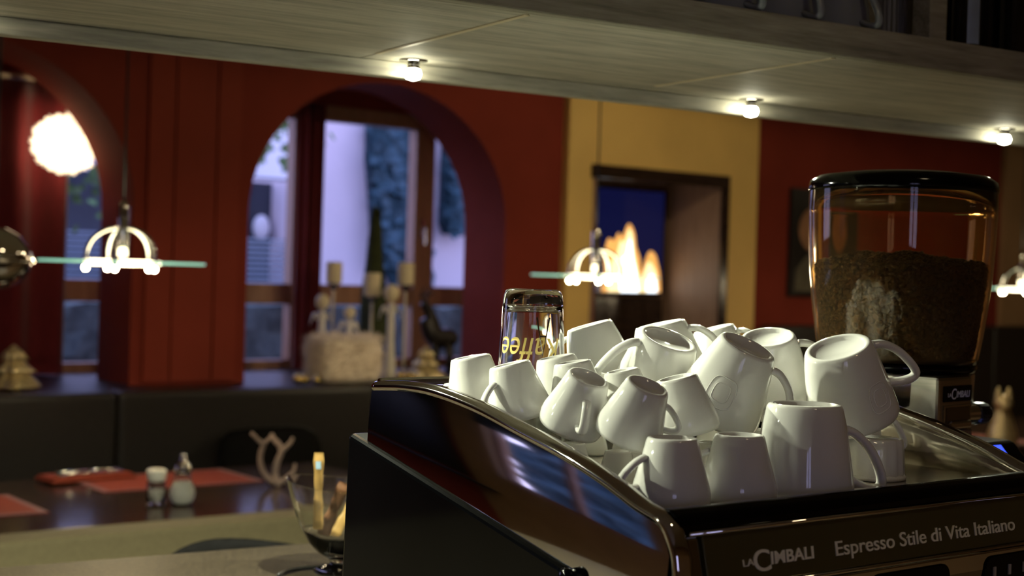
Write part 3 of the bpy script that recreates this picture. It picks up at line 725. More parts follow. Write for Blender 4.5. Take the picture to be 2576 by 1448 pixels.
# ================================================================== TV WITH FIRE, PICTURE
YT = NY-.055
tv = thing('fire_screen', ((NX0+NX1)/2, YT, TVB), 'flat screen showing a burning fire inside the yellow chimney niche', 'screen')
tz1 = atY(1580, 478, YT).z; tx1 = atY(1664, 700, YT).x
build('casing', MB().box((NX0+.025, YT, TVB-.012), (tx1+.02, YT+.05, tz1+.012)), 'black_satin', tv, bevel=.003)
build('screen', MB().box((NX0+.035, YT-.004, TVB), (tx1, YT, tz1)), 'tv_black', tv)
def flame(pts, m, d, c):
    poly = [(atY(u, v, YT-.005).x, min(max(atY(u, v, YT-.005).z, TVB+.003), tz1)) for u, v in pts]
    poly = [(p.x, p.y) for p in cat([(x, z, 0) for x, z in poly], 3)]
    build('flame_picture', MB().prism(poly, 'Y', YT-.005-d, YT-.004), m, tv)
flame([(1512, 735), (1522, 690), (1520, 645), (1530, 600), (1545, 605), (1556, 585), (1566, 595), (1582, 562), (1596, 585), (1600, 620), (1610, 650), (1613, 690), (1622, 660), (1634, 632), (1648, 640), (1655, 665), (1660, 690), (1662, 735)], 'flame_orange', .000, 0)
flame([(1528, 735), (1532, 690), (1540, 655), (1552, 640), (1562, 605), (1572, 610), (1583, 575), (1592, 600), (1595, 640), (1604, 680), (1612, 705), (1630, 660), (1642, 670), (1650, 690), (1655, 735)], 'flame_yellow', .001, 0)
flame([(1560, 735), (1560, 690), (1566, 650), (1576, 640), (1585, 600), (1592, 650), (1600, 690), (1606, 735)], 'flame_white', .002, 0)
flame([(1626, 735), (1628, 705), (1638, 690), (1648, 700), (1652, 735)], 'flame_white', .002, 0)
pa, pb = atY(1992, 472, YW-.02), atY(2120, 748, YW-.02)
e = thing('wall_picture', (pa.x, YW-.01, pb.z), 'dark framed portrait hanging on the red wall behind the hopper', 'picture')
build('picture_frame', MB().box((pa.x, YW-.03, pb.z), (pb.x, YW, pa.z)), 'picture_dark', e, bevel=.004)
cxp = (pa.x+pb.x)/2; czp = (pa.z+pb.z)/2; hw = (pb.x-pa.x)/2; hh = (pa.z-pb.z)/2
el = [(cxp-.05+hw*.55*math.cos(t), czp+hh*.25+hh*.42*math.sin(t)) for t in [i*2*PI/24 for i in range(24)]]
build('portrait', MB().prism(el, 'Y', YW-.032, YW-.03), 'picture_skin', e)
build('shirt', MB().prism([(cxp-hw*.85, czp-hh*.9), (cxp+hw*.85, czp-hh*.9), (cxp+hw*.7, czp-hh*.5), (cxp+hw*.2, czp-hh*.22), (cxp-hw*.4, czp-hh*.22), (cxp-hw*.8, czp-hh*.5)], 'Y', YW-.0315, YW-.03), 'picture_shirt', e)

# ================================================================== PENDANT LAMPS
LY = 4.75
def plate_lamp(u, label):
    c = atY(u, 650+.03*u, LY); c.z = 1.55
    e = thing('pendant_lamp', c, label, 'lamp', 'pendant lamps with flat glass plates')
    T = Matrix.Translation(c)
    build('glass_plate', MB().lathe([(0, -.004), (.278, -.004), (.281, 0), (.278, .004), (0, .004)], 64, T), 'plate_glow', e, smooth=False)
    build('diffuser', MB().lathe([(0, -.012), (.10, -.012), (.13, -.006), (.13, .005), (.10, .008), (0, .008)], 40, T), 'diffuser_glow', e, smooth=True)
    for k in range(5):
        a = k*2*PI/5+.35; d = Vector((math.cos(a), math.sin(a), 0))
        P = cat([c+Vector((0, 0, .118)), c+d*.05+Vector((0, 0, .113)), c+d*.095+Vector((0, 0, .085)), c+d*.118+Vector((0, 0, .045)), c+d*.122+Vector((0, 0, .005))], 5)
        arm = build('arm', MB().tube(P, .0075, 10), 'chrome', e, smooth=True)
        build('clamp', MB().lathe([(0, -.014), (.011, -.014), (.012, -.004), (.012, .012), (0, .014)], 14, Matrix.Translation(c+d*.122)), 'chrome', arm, smooth=True)
        build('bulb', MB().sphere(c+d*.122+Vector((0, 0, -.022)), .010, 12, 8), 'bulb', arm, smooth=True)
    build('stem', MB().lathe([(0, .02), (.016, .02), (.018, .06), (.020, .115), (.019, .13), (.019, .19), (.012, .205), (.004, .21), (0, .21)], 24, T), 'chrome', e, smooth=True)
    build('cable', MB().tube([c+Vector((0, 0, .21)), Vector((c.x, c.y, ZC-.03))], .004, 8), 'black_satin', e, smooth=True)
    build('ceiling_rose', MB().lathe([(0, ZC-.035-c.z), (.05, ZC-.035-c.z), (.055, ZC-.002-c.z), (0, ZC-.002-c.z)], 24, T), 'chrome', e, smooth=True)
    light('lamp_light', c+Vector((0, 0, -.05)), PEND_W, (1., .76, .46), e, .06)
plate_lamp(308, 'pendant lamp with flat glass plate over the left dining table')
plate_lamp(1497, 'pendant lamp with flat glass plate in front of the fire screen')
plate_lamp(2568, 'pendant lamp with flat glass plate beyond the coffee bean hopper')
# fluffy lamp
c = atY(166, 362, 6.57); zc = (c-CAM).dot(FW); r = 88*zc/F
e = thing('feather_lamp', c, 'glowing fluffy white feather ball lamp hanging in the arched window', 'lamp')
build('core', MB().sphere(c, r*.8, 24, 16, (1, .38, .85)), 'fluff_glow', e, smooth=True)
tf = MB()
for i in range(700):
    d = Vector((random.gauss(0, 1), random.gauss(0, 1), random.gauss(0, 1))).normalized()
    p = c+Vector((d.x, d.y*.38, d.z*.85))*r*.72
    t = Vector((d.x, d.y*.38, d.z*.85))*r*random.uniform(.22, .38); s_ = d.cross(Vector((.3, .4, .8))).normalized()*r*.07; b_ = d.cross(s_).normalized()*r*.05
    tf.add([p-s_, p+t*.5-s_*1.2+b_, p+t+b_*.5, p+t*.5+s_*1.2+b_, p+s_], [(0, 1, 2, 3, 4)])
tag(build('feathers', tf, 'fluff_glow', e), None, None, kind='stuff')
build('cable', MB().tube([c+Vector((0, 0, r*.7)), Vector((c.x, c.y, 2.618))], .004, 8), 'white_ceramic', e)
# chrome ball lamp at the left edge
c = at(-12, 655, 4.3)
e = thing('ball_lamp', c, 'round chrome pendant lamp with a pale inner shade', 'lamp')
T = Matrix.Translation(c)
build('shade', MB().lathe([(.0, .10), (.03, .098), (.07, .075), (.10, .035), (.112, .0), (.108, -.004), (.096, .03), (.066, .07), (.03, .092), (0, .094)], 40, T), 'chrome', e, smooth=True)
build('diffuser', MB().lathe([(.107, -.002), (.10, -.03), (.075, -.062), (.04, -.080), (0, -.086)], 40, T), 'dark_chrome', e, smooth=True)
build('band', MB().lathe([(.110, -.006), (.1145, -.006), (.1145, .004), (.110, .004), (.110, -.006)], 40, T), 'brushed_steel', e, smooth=True)
build('cable', MB().tube([c+Vector((0, 0, .098)), Vector((c.x, c.y, ZC-.002))], .004, 8), 'black_satin', e)

# ================================================================== HANGING SHELF
SZ = 1.85
SYN = s_loc(atZ(1800, 102, SZ)).y; SYF = s_loc(atZ(1800, 246, SZ)).y
SX0, SX1 = -2.2, 3.6
def sthing(name, org, label, cat_, group=None): return thing(name, None, label, cat_, group, mw=SM @ Matrix.Translation(org))
so = Vector((.4, (SYN+SYF)/2, SZ))
sh = sthing('hanging_shelf', so, 'pale weathered wooden shelf hanging above the bar', 'shelf')
j1 = s_loc(atZ(1150, 82, SZ)).x; j2 = s_loc(atZ(1890, 178, SZ)).x
ed = [SX0, j1-.95, j1, j2, j2+.95, SX1]
for a, b in zip(ed, ed[1:]):
    build('board', MB().box((a+.0015, SYN, SZ), (b-.0015, SYF+.02, SZ+.042)), 'shelf_wood', sh, org=so)
for x in (j1, j2):  # pale strips stand in for streaks of reflected light on the underside
    build('light_streak', MB().box((x-.004, SYN+.004, SZ-.0012), (x+.004, SYF-.05, SZ+.004)), 'pale_wood', sh, org=so)
lz = SZ-s_atY(1200, 216, SYF).z
build('lip_board', MB().box((SX0, SYF, SZ-lz), (SX1, SYF+.022, SZ-.0005)), 'shelf_wood', sh, bevel=.002, org=so)
build('edge_board', MB().box((SX0, SYN-.018, SZ-.0005), (SX1, SYN-.0005, SZ+.042)), 'shelf_wood_dark', sh, bevel=.002, org=so)
xp = s_atY(2338, 60, SYN+.02).x
for k, (x, lab) in enumerate(((-1.4, 'wooden hanger post at the left stretch of the shelf'), (xp, 'wooden hanger post between the ribbed cup stack and the dark bottles'), (3.4, 'wooden hanger post at the far end of the shelf'))):
    po = Vector((x, SYN+.02, SZ+.0425)); e = sthing('shelf_post', po, lab, 'post', 'wooden posts of the hanging shelf')
    build('upright', MB().box((x-.017, SYN+.003, SZ+.0425), (x+.017, SYN+.037, ZC-.012)), 'shelf_wood_dark', e, bevel=.002, org=po)
    build('ceiling_plate', MB().box((x-.04, SYN-.02, ZC-.012), (x+.04, SYN+.06, ZC-.001)), 'dark_chrome', e, org=po)
po = Vector((0, SYF+.005, SZ+.0425))
e = sthing('shelf_back_board', po, 'dark boards closing the back of the hanging shelf', 'board')
for k in range(3):
    build('board', MB().box((SX0, SYF-.006, SZ+.0425+k*.2), (SX1, SYF+.015, SZ+.0405+(k+1)*.2)), 'shelf_wood_dark', e, bevel=.002, org=po)
LEDY = SYF-.028
def led(p, label):
    x, y, z = p; o_ = Vector((x, y, SZ))
    e = sthing('shelf_spotlight', o_, label, 'spotlight', 'small spotlights under the hanging shelf')
    d = SZ-z
    T = Matrix.Identity(4)
    build('rosette', MB().lathe([(0, -.002), (.020, -.002), (.021, 0), (0, 0)], 28, T), 'dark_chrome', e, smooth=True, local=True)
    build('housing', MB().lathe([(0, -.002), (.0085, -.002), (.0095, -d+.006), (0, -d+.006)], 24, T), 'chrome', e, smooth=True, local=True)
    build('lens', MB().lathe([(0, -d+.006), (.0105, -d+.006), (.0125, -d), (.010, -d-.007), (0, -d-.010)], 24, T), 'led', e, smooth=True, local=True)
    l_ = light('spot_glow', (0, 0, 0), LED_W, (.96, 1., .76), None, .010, spot=math.radians(165)); l_.parent = e; l_.location = (0, 0, -d-.013)
LP = [s_atY(1040, 157, LEDY), s_atY(1890, 255, LEDY), s_atY(2527, 322, LEDY)]
LABS = ['small shelf spotlight above the glass bowl of sugar sticks', 'small shelf spotlight above the bean hopper side of the machine', 'small shelf spotlight furthest along the shelf, beyond the hopper']
for p, l in zip(LP, LABS): led((p.x, p.y, min(p.z, SZ-.02)), l)
dx = LP[1].x-LP[0].x
for k in (1, 2, 3): led((LP[0].x-dx*k, LEDY, LP[0].z), 'small shelf spotlight on the stretch of shelf before the machine')
# unseen ceiling lamps, added to brighten the walls and partition
def unseen_ceiling_lamp(x, y, W, label):
    e = thing('unseen_ceiling_lamp', (x, y, ZC), label, 'lamp', 'added round ceiling lamps of the dining room')
    T = Matrix.Translation((x, y, ZC))
    build('ring', MB().lathe([(.10, -.03), (.125, -.03), (.13, -.001), (.10, -.001), (.10, -.03)], 36, T), 'brushed_steel', e, smooth=True)
    build('diffuser', MB().lathe([(0, -.03), (.07, -.028), (.10, -.02), (.10, -.002), (0, -.002)], 36, T), 'ceil_glow', e, smooth=True)
    light('lamp_light', (x, y, ZC-.05), W, (1., .78, .47), e, .09, spot=math.radians(172)).data.spot_blend = .12
unseen_ceiling_lamp(5.1, 4.0, CEIL_W*1.9, 'added round ceiling lamp lighting the yellow chimney breast')
unseen_ceiling_lamp(1.6, 3.0, CEIL_W*.3, 'added round ceiling lamp above the beige partition')
unseen_ceiling_lamp(4.0, 3.0, CEIL_W*.2, 'added round ceiling lamp in the middle of the dining room')
unseen_ceiling_lamp(1.15, .15, CEIL_W*.14, 'added round ceiling lamp behind the bar')
unseen_ceiling_lamp(9.3, 3.8, CEIL_W*.4, 'added round ceiling lamp at the far end of the dining room')
# mugs on shelf
def lerp_prof(pr): return pr
BIG = [(0, -.004), (.026, -.004), (.028, -.0012), (.030, 0), (.0335, -.0006), (.0352, -.0035), (.0385, -.018), (.0425, -.042), (.0458, -.064), (.0472, -.074), (.0473, -.080), (.0462, -.083), (.0448, -.0825), (.0438, -.074), (.0425, -.064), (.039, -.042), (.0345, -.018), (.031, -.010), (0, -.0085)]
SMALL = [(0, -.003), (.0155, -.003), (.0170, -.0008), (.0182, 0), (.0205, -.0005), (.0218, -.003), (.0250, -.016), (.0290, -.030), (.0322, -.041), (.0333, -.047), (.0328, -.053), (.0318, -.057), (.0305, -.0568), (.0312, -.052), (.0316, -.047), (.0303, -.041), (.027, -.030), (.0225, -.016), (.019, -.008), (0, -.0065)]
MID = [(0, -.004), (.023, -.004), (.0248, -.0012), (.0268, 0), (.030, -.0006), (.0316, -.0035), (.0365, -.020), (.0425, -.044), (.0465, -.064), (.0480, -.074), (.0475, -.081), (.0462, -.0845), (.0448, -.084), (.0458, -.074), (.0440, -.064), (.0395, -.044), (.033, -.020), (.029, -.010), (0, -.0085)]
HB = [(.0365, -.010), (.047, -.013), (.060, -.024), (.070, -.040), (.0745, -.053), (.071, -.0585), (.062, -.0595), (.052, -.058), (.0445, -.056)]
HS = [(.0250, -.016), (.031, -.0185), (.039, -.0245), (.0462, -.0325), (.0468, -.0375), (.042, -.0405), (.036, -.041), (.0315, -.0405)]
HL = [(.0395, -.024), (.050, -.028), (.063, -.040), (.073, -.058), (.0765, -.072), (.072, -.078), (.06, -.077), (.0465, -.071)]
HM = [(.034, -.012), (.045, -.014), (.058, -.024), (.067, -.039), (.0705, -.050), (.067, -.0555), (.060, -.0575), (.052, -.057), (.0445, -.055)]
KINDS = {'bigl': (BIG, HL, .0062, .0045), 'big': (BIG, HB, .0062, .0045), 'small': (SMALL, HS, .0048, .0030), 'mid': (MID, HM, .0058, .0042)}
PROTO = {}
def cup_mesh(kind, m):
    if (kind, m) in PROTO: return PROTO[(kind, m)]
    pr, hp_, w_, t_ = KINDS[kind]
    b = build('body', MB().lathe(pr, 48), m, None, smooth=True)
    h = build('handle', MB().tube(cat([(x, 0, z) for x, z in hp_], 5), w_, 12, flat=t_/w_, ref=(0, 1, 0)), m, None, smooth=True)
    me = (b.data, h.data); bpy.data.objects.remove(b); bpy.data.objects.remove(h)
    PROTO[(kind, m)] = me; return me
def cup(kind, Mx, label, group, m='porcelain', s=1., handle=True, name=None):
    e = thing(name or {'big': 'coffee_mug', 'bigl': 'coffee_mug', 'mid': 'cappuccino_cup', 'small': 'espresso_cup'}[kind], None, label, 'cup', group, mw=Mx @ Matrix.Scale(s, 4))
    bm_, hm_ = cup_mesh(kind, m)
    for n_, me in (('body', bm_), ('handle', hm_)):
        if n_ == 'handle' and not handle: continue
        o = bpy.data.objects.new(n_, me); COL.objects.link(o); o.parent = e
    return e
zs = SZ+.0425
MUGL = ['grey white mug next to the ribbed cup stack on the hanging shelf', 'second grey white mug from the ribbed cup stack on the shelf', 'third grey white mug from the ribbed cup stack on the shelf', 'fourth grey white mug from the ribbed cup stack on the shelf']
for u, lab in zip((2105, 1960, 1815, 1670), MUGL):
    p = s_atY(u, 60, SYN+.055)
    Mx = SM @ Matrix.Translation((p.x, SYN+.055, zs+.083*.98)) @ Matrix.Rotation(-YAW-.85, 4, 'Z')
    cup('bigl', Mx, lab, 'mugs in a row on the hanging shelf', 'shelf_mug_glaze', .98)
p = s_atY(2268, 60, SYN+.10); o_ = Vector((p.x, SYN+.10, zs))
e = sthing('cup_stack', o_, 'stack of ribbed grey paper cups on the shelf beside the wooden post', 'cup stack')
build('cup_rims', MB().lathe([(0, 0), (.036, 0)]+[(.036+.0002*i, .012*i) for i in range(1, 24)]+[(0, .28)], 120, None, lambda r, z, a: (r*(1+.03*math.cos(a*30)), z)), 'ribbed_grey', e, local=True)
build('top_rim', MB().lathe([(.038, .278), (.043, .280), (.043, .286), (.038, .286), (.038, .278)], 40), 'ribbed_grey', e, smooth=True, local=True)
BL = ['dark glass bottle close beside the wooden hanger post', 'dark glass bottle with a painted blue grey reflection on the shelf', 'dark glass bottle right behind the bottle with the painted reflection', 'dark square shouldered bottle at the far end of the bottle row']
for i, (u, r, h_, dy) in enumerate(((2383, .017, .28, .10), (2430, .021, .30, .05), (2488, .023, .31, .11), (2556, .025, .29, .055))):
    p = s_atY(u, 80, SYN+dy); o_ = Vector((p.x, SYN+dy, zs))
    e = sthing('bottle', o_, BL[i], 'bottle', 'dark bottles on the hanging shelf')
    build('glass_body', MB().lathe([(0, 0), (r, 0), (r*1.02, .006), (r, h_*.6), (r*.9, h_*.68), (r*.42, h_*.8), (r*.38, h_*.97), (r*.42, h_), (0, h_)], 32), 'bottle_dark', e, smooth=True, local=True)
    build('stopper', MB().lathe([(r*.44, h_-.02), (r*.46, h_+.012), (0, h_+.013)], 20), 'black_satin', e, smooth=True, local=True)
    if i == 1:  # blue patch painted on for a reflection in the glass
        build('label', MB().grid(lambda u_, v_: (r*1.03*math.cos(-2.35+u_*.95), r*1.03*math.sin(-2.35+u_*.95), .012+v_*.09), 10, 1), 'bottle_reflection', e, smooth=True, local=True)

# ================================================================== BAR COUNTER
BZ = 1.08
BY1 = s_loc(atZ(400, 1394, BZ)).y
bo = Vector((0, BY1/2, 0))
bc = thing('bar_counter', None, 'raised bar with a speckled beige granite top', 'bar counter', mw=SM @ Matrix.Translation(bo))
build('granite_top', MB().box((-3.0, .0, BZ-.04), (3.4, BY1, BZ)), 'granite', bc, bevel=.004, org=bo)
build('front', MB().box((-2.95, .02, 0), (3.35, BY1-.15, BZ-.04)), 'dark_wood', bc, org=bo)
WZ = .90
wk = thing('back_counter', (.5, 1.0, 0), 'lower worktop carrying the espresso machine', 'counter')
build('worktop', MB().box((-1.5, .55, WZ-.04), (2.2, 1.38, WZ)), 'granite', wk, bevel=.003)
build('cabinet', MB().box((-1.45, .62, 0), (2.15, 1.37, WZ-.04)), 'black_satin', wk)
# bar stool peeking over the counter
pa = atY(330, 1408, 2.62); pb = atY(735, 1388, 2.62)
e = thing('bar_stool', ((pa.x+pb.x)/2, 2.5, 0), 'dark bar stool with a low curved backrest behind the granite counter', 'stool')
P = [Vector((pa.x+(pb.x-pa.x)*t, 2.50+.12*math.sin(t*PI), pa.z+.006*math.sin(t*PI))) for t in [i/12 for i in range(13)]]
build('backrest', MB().tube(P, [.010+.010*math.sin(i/12*PI) for i in range(13)], 12, flat=.6), 'black_cushion', e, smooth=True)
P2_ = [p+Vector((0, -.02, -.03)) for p in P]
build('back_tube', MB().tube(P2_, .008, 10).tube([P2_[3], P2_[3]+Vector((0, -.06, -.22))], .008, 8).tube([P2_[9], P2_[9]+Vector((0, -.06, -.22))], .008, 8), 'brushed_steel', e, smooth=True)
sxm = (pa.x+pb.x)/2; sz_ = pa.z-.26
build('seat', MB().lathe([(0, sz_-.05), (.18, sz_-.05), (.195, sz_-.03), (.19, sz_), (0, sz_+.005)], 36, Matrix.Translation((sxm, 2.48, 0))), 'black_leather', e, smooth=True)
for k in range(4):
    a = PI/4+k*PI/2
    build('leg', MB().tube([(sxm+.12*math.cos(a), 2.48+.12*math.sin(a), sz_-.045), (sxm+.2*math.cos(a), 2.48+.2*math.sin(a), .001)], .012, 8), 'brushed_steel', e, smooth=True)
# cable on the counter
P = [atZ(u, v, BZ+.004) for u, v in ((700, 1446), (720, 1436), (760, 1428), (810, 1424), (850, 1420))]
P += [Vector((P[-1].x+.06, P[-1].y+.01, BZ+.004))]
tag(build('power_cable', MB().tube(cat(P, 5), .003, 8), 'black_satin', smooth=True), 'thin dark cable lying on the granite bar top', 'cable')

# glass bowl with sugar sticks
bp = atZ(868, 1436, BZ); zc = (bp-CAM).dot(FW); kx = zc/F
e = thing('glass_bowl', (bp.x, bp.y, BZ), 'footed clear glass bowl with a wavy rim holding sugar sticks', 'bowl')
T = Matrix.Translation((bp.x, bp.y, BZ)); RB = 142*kx
def wv(r, z, a):
    # rim dips and rises: two pointed tips
    hgt_ = .142
    t = max(0, (z-.035)/(hgt_-.035)); d = math.cos(2*(a-2.53))
    return r*(1+.06*t*t*d), z+t*t*(.006*d)
TH = .0012
out = [(0, 0), (.042, 0), (.043, .003), (.03, .008), (.022, .014), (.026, .022), (.040, .030), (.055, .046), (.066, .068), (.074, .090), (.0805, .117), (.0838, .1355), (.08445, .1396), (.0845, .140)]
inn = [(r-TH, z+.0005) for r, z in out[:6:-1]]+[(.0532, .0472), (.0385, .0325), (.022, .0262), (0, .025)]
k_ = RB/.083
build('bowl_body', MB().lathe([(r*k_, z) for r, z in out+inn], 64, T, wv), 'glass', e, smooth=True)
build('foot_ring', MB().lathe([(.040*k_, .0002), (.046*k_, .0002), (.047*k_, .004), (.040*k_, .006), (.040*k_, .0002)], 40, T), 'glass', e, smooth=True)
def stick(p, q, w_, m, label, lab=True):
    p, q = Vector(p), Vector(q); d = (q-p); L = d.length; d.normalize()
    side = (d.cross(FW)).normalized(); nr = side.cross(d)
    s_ = thing('sugar_stick', p, label, 'sugar stick', 'sugar sticks in the glass bowl')
    def fn(u, v):
        a = u*2*PI; ww = w_*(1+.12*math.sin(v*9)+.08*math.sin(v*23)); fl = .42 if .06 < v < .94 else .12
        return p+d*(L*v)+side*math.cos(a)*ww/2+nr*math.sin(a)*ww/2*fl
    build('wrapper', MB().grid(fn, 14, 24), m, s_, smooth=True)
    if lab:
        c = p+d*(L*.84)-FW*(w_*.26)
        q_ = [c-side*w_*.28-d*.006, c+side*w_*.28-d*.006, c+side*w_*.28+d*.006, c-side*w_*.28+d*.006]
        build('label', MB().add(q_+[x+FW*.001 for x in q_], [(0, 1, 2, 3), (7, 6, 5, 4), (0, 4, 5, 1), (1, 5, 6, 2), (2, 6, 7, 3), (3, 7, 4, 0)]), 'stick_label', s_)
zb = zc
stick(at(800, 1330, zb-.045), at(802, 1138, zb-.06), 22*kx, 'stick_gold', 'upright gold patterned sugar stick in the glass bowl')
stick(at(812, 1345, zb-.015), at(868, 1215, zb-.035), 30*kx, 'stick_brown', 'brown sugar stick leaning in the glass bowl', False)
stick(at(840, 1350, zb+.01), at(905, 1225, zb+.02), 24*kx, 'stick_gold', 'gold sugar stick leaning towards the machine', False)

# ================================================================== ESPRESSO MACHINE
MX0, MX1 = .83, 1.405
outer = [(935, 984), (975, 984), (1015, 986), (1086, 998), (1191, 1038), (1296, 1094), (1401, 1150), (1507, 1217), (1594, 1284), (1657, 1326), (1682, 1379), (1693, 1448)]
RP = [atX(u, v-12, MX0) for u, v in outer]
RP[-1].y = max(RP[-1].y, .845)
RP += [Vector((MX0, .849, 1.27)), Vector((MX0, .852, 1.22))]
print('RAIL', [(round(p.y, 3), round(p.z, 3)) for p in RP])
curve = cat([(0, p.y, p.z) for p in RP], 5)
YBK = RP[0].y; YFR = .862
em = thing('espresso_machine', ((MX0+MX1)/2, 1.1, WZ), 'large chrome and black espresso machine with a cup tray on top', 'espresso machine')
TRAY = 1.343
def rail_z(y):
    for a, b in zip(curve, curve[1:]):
        if b.y <= y <= a.y: 
            t = (a.y-y)/max(a.y-b.y, 1e-6); return a.z+(b.z-a.z)*t
    return curve[0].z if y > curve[0].y else curve[-1].z
for x, nm in ((MX0, 'side_rail'), (MX1, 'side_rail')):
    build(nm, MB().tube([(x+(.010 if x == MX0 else -.010), p.y, p.z) for p in curve], .0105, 16, flat=.62, ref=(1, 0, 0)), 'chrome', em, smooth=True)
    # inner upright wall of tray below rail
    xi = x+(.012 if x == MX0 else -.012); g = MB()
    ys = [YBK-(YBK-.895)*i/30 for i in range(31)]
    g.grid(lambda u, v: (xi, YBK-(YBK-.895)*u, (TRAY-.01)+(max(rail_z(YBK-(YBK-.895)*u), TRAY)-TRAY+.01)*v), 30, 1)
    build('tray_wall', g, 'tray_steel', em, smooth=True, solid=.002)
# chrome bulged side panel
sl0 = atX(897, 1088, MX0-.008); sl1 = atX(1430, 1428, MX0-.008)
def slz(y): return sl0.z+(sl1.z-sl0.z)*(sl0.y-y)/(sl0.y-sl1.y)
def sp(x, sgn):
    def fn(u, v):
        y = YBK-.004-(YBK-.004-.8535)*u; zt_ = rail_z(y)-.004; zb_ = min(slz(y), zt_-.01)-.012
        z = zb_+(zt_-zb_)*v
        hh_ = zt_-zb_
        t_q = min(max((z-(slz(y)-.012))/.11, 0), 1.2); off = .012*t_q*t_q
        return (x+sgn*(-.006+off), y, z)
    return fn
build('side_panel', MB().grid(sp(MX0, 1), 48, 20), 'chrome', em, smooth=True, solid=0)
build('side_panel', MB().grid(sp(MX1, -1), 48, 20), 'chrome', em, smooth=True, solid=0)
# black lower sides
for x, sg in ((MX0, -1), (MX1, 1)):
    poly = [(sl0.y+.012, sl0.z), (sl1.y, sl1.z), (sl1.y-.045, slz(sl1.y-.045)), (sl1.y-.07, slz(sl1.y-.045)-.03), (sl1.y-.07, WZ+.06), (sl0.y+.03, WZ+.06)]
    a, b = (x-.012, x+.03) if sg < 0 else (x-.03, x+.012)
    build('lower_side', MB().prism(poly, 'X', a, b), 'black_gloss', em, bevel=.006, seg=3)
build('bolt', MB().lathe([(0, -.004), (.009, -.004), (.010, .004), (.006, .007), (0, .007)], 16, Matrix.Translation((MX0-.012, sl1.y-.005, sl1.z-.008)) @ Matrix.Rotation(-PI/2, 4, 'Y')), 'black_gloss', em, smooth=True)
build('body_core', MB().box((MX0+.014, .905, WZ+.06), (MX1-.014, YBK-.01, TRAY-.022)), 'black_satin', em)
build('back_panel', MB().box((MX0+.012, YBK-.008, WZ+.06), (MX1-.012, YBK+.006, RP[0].z-.002)), 'dark_chrome', em, bevel=.004)
build('back_rail', MB().tube([(MX0+.01, YBK-.002, RP[0].z), (MX1-.01, YBK-.002, RP[0].z)], .0095, 14), 'chrome', em, smooth=True)
build('cup_tray', MB().box((MX0+.013, .890, TRAY-.02), (MX1-.013, YBK-.009, TRAY)), 'tray_steel', em)
for k in range(4):
    x = MX0+.06 if k % 2 else MX1-.06; y = .98 if k < 2 else YBK-.06
    build('foot', MB().lathe([(0, 0), (.028, 0), (.030, .01), (.022, .06), (0, .06)], 20, Matrix.Translation((x, y, WZ+.0005))), 'black_satin', em, smooth=True)
# front profile (y,z)
brow = [(.892, TRAY+.004), (.880, TRAY+.0135), (.868, TRAY+.0145), (.860, TRAY+.010), (.856, TRAY+.002), (.8555, 1.335), (.892, 1.335)]
build('front_brow', MB().prism(brow, 'X', MX0+.012, MX1-.012), 'black_gloss', em, bevel=.002)
PT, PB = 1.337, 1.2925; pyt, pyb = .8535, .842
fp_ = build('front_panel', MB().prism([(pyt, PT), (pyb, PB), (.90, PB), (.90, PT)], 'X', MX0+.036, MX1-.05), 'olive_panel', em, bevel=.0015)
for z, y in ((PT+.001, pyt-.001), (PB-.002, pyb-.001)):
    build('trim_strip', MB().tube([(MX0+.02, y, z), (MX1-.02, y, z)], .0022, 10), 'chrome', em, smooth=True)
build('end_cap', MB().prism([(pyt+.001, PT), (pyb+.001, PB), (.90, PB), (.90, PT)], 'X', MX0+.014, MX0+.034), 'dark_chrome', em, bevel=.004)
build('end_cap', MB().prism([(pyt+.001, PT), (pyb+.001, PB), (.90, PB), (.90, PT)], 'X', MX1-.048, MX1-.014), 'chrome', em, bevel=.004)
lowf = [(.844, PB-.004), (.844, 1.27), (.850, 1.22), (.87, 1.17), (.905, 1.17), (.905, PB-.004)]
build('lower_front', MB().prism(lowf, 'X', MX0+.014, MX1-.014), 'chrome', em, bevel=.003)
# lettering on the front panel (panel plane almost vertical, facing -Y)
tilt = math.atan2(pyt-pyb, PT-PB)
def front_M(x, z): 
    y = pyb+(pyt-pyb)*(z-PB)/(PT-PB)-.0004
    return Matrix.Translation((x, y, z)) @ Matrix.Rotation(PI/2-tilt, 4, 'X')
def fx(u, v): return atY(u, v, .851)
q0, q1, q2 = fx(1858, 1425), fx(1885, 1425), fx(1925, 1425)
text('lettering_la', 'LA', .0085, 'letter_metal', fp_, front_M(q0.x, q0.z+.001), fit=(q1.x-q0.x))
text('lettering_c', 'C', .026, 'letter_metal', fp_, front_M(q1.x, q0.z-.0045), fit=(q2.x-q1.x)*1.02, bold=.0002)
q3 = fx(2037, 1405)
text('lettering_imbali', 'IMBALI', .0150, 'letter_metal', fp_, front_M(q2.x+.001, q0.z), fit=(q3.x-q2.x)*.98, shear=.1, bold=.0003)
q4, q5 = fx(2090, 1395), fx(2540, 1340)
text('lettering_slogan', 'Espresso Stile di Vita Italiano', .0185, 'letter_metal', fp_, front_M(q4.x, q0.z-.001), fit=(q5.x-q4.x), shear=.08, bold=.0001)
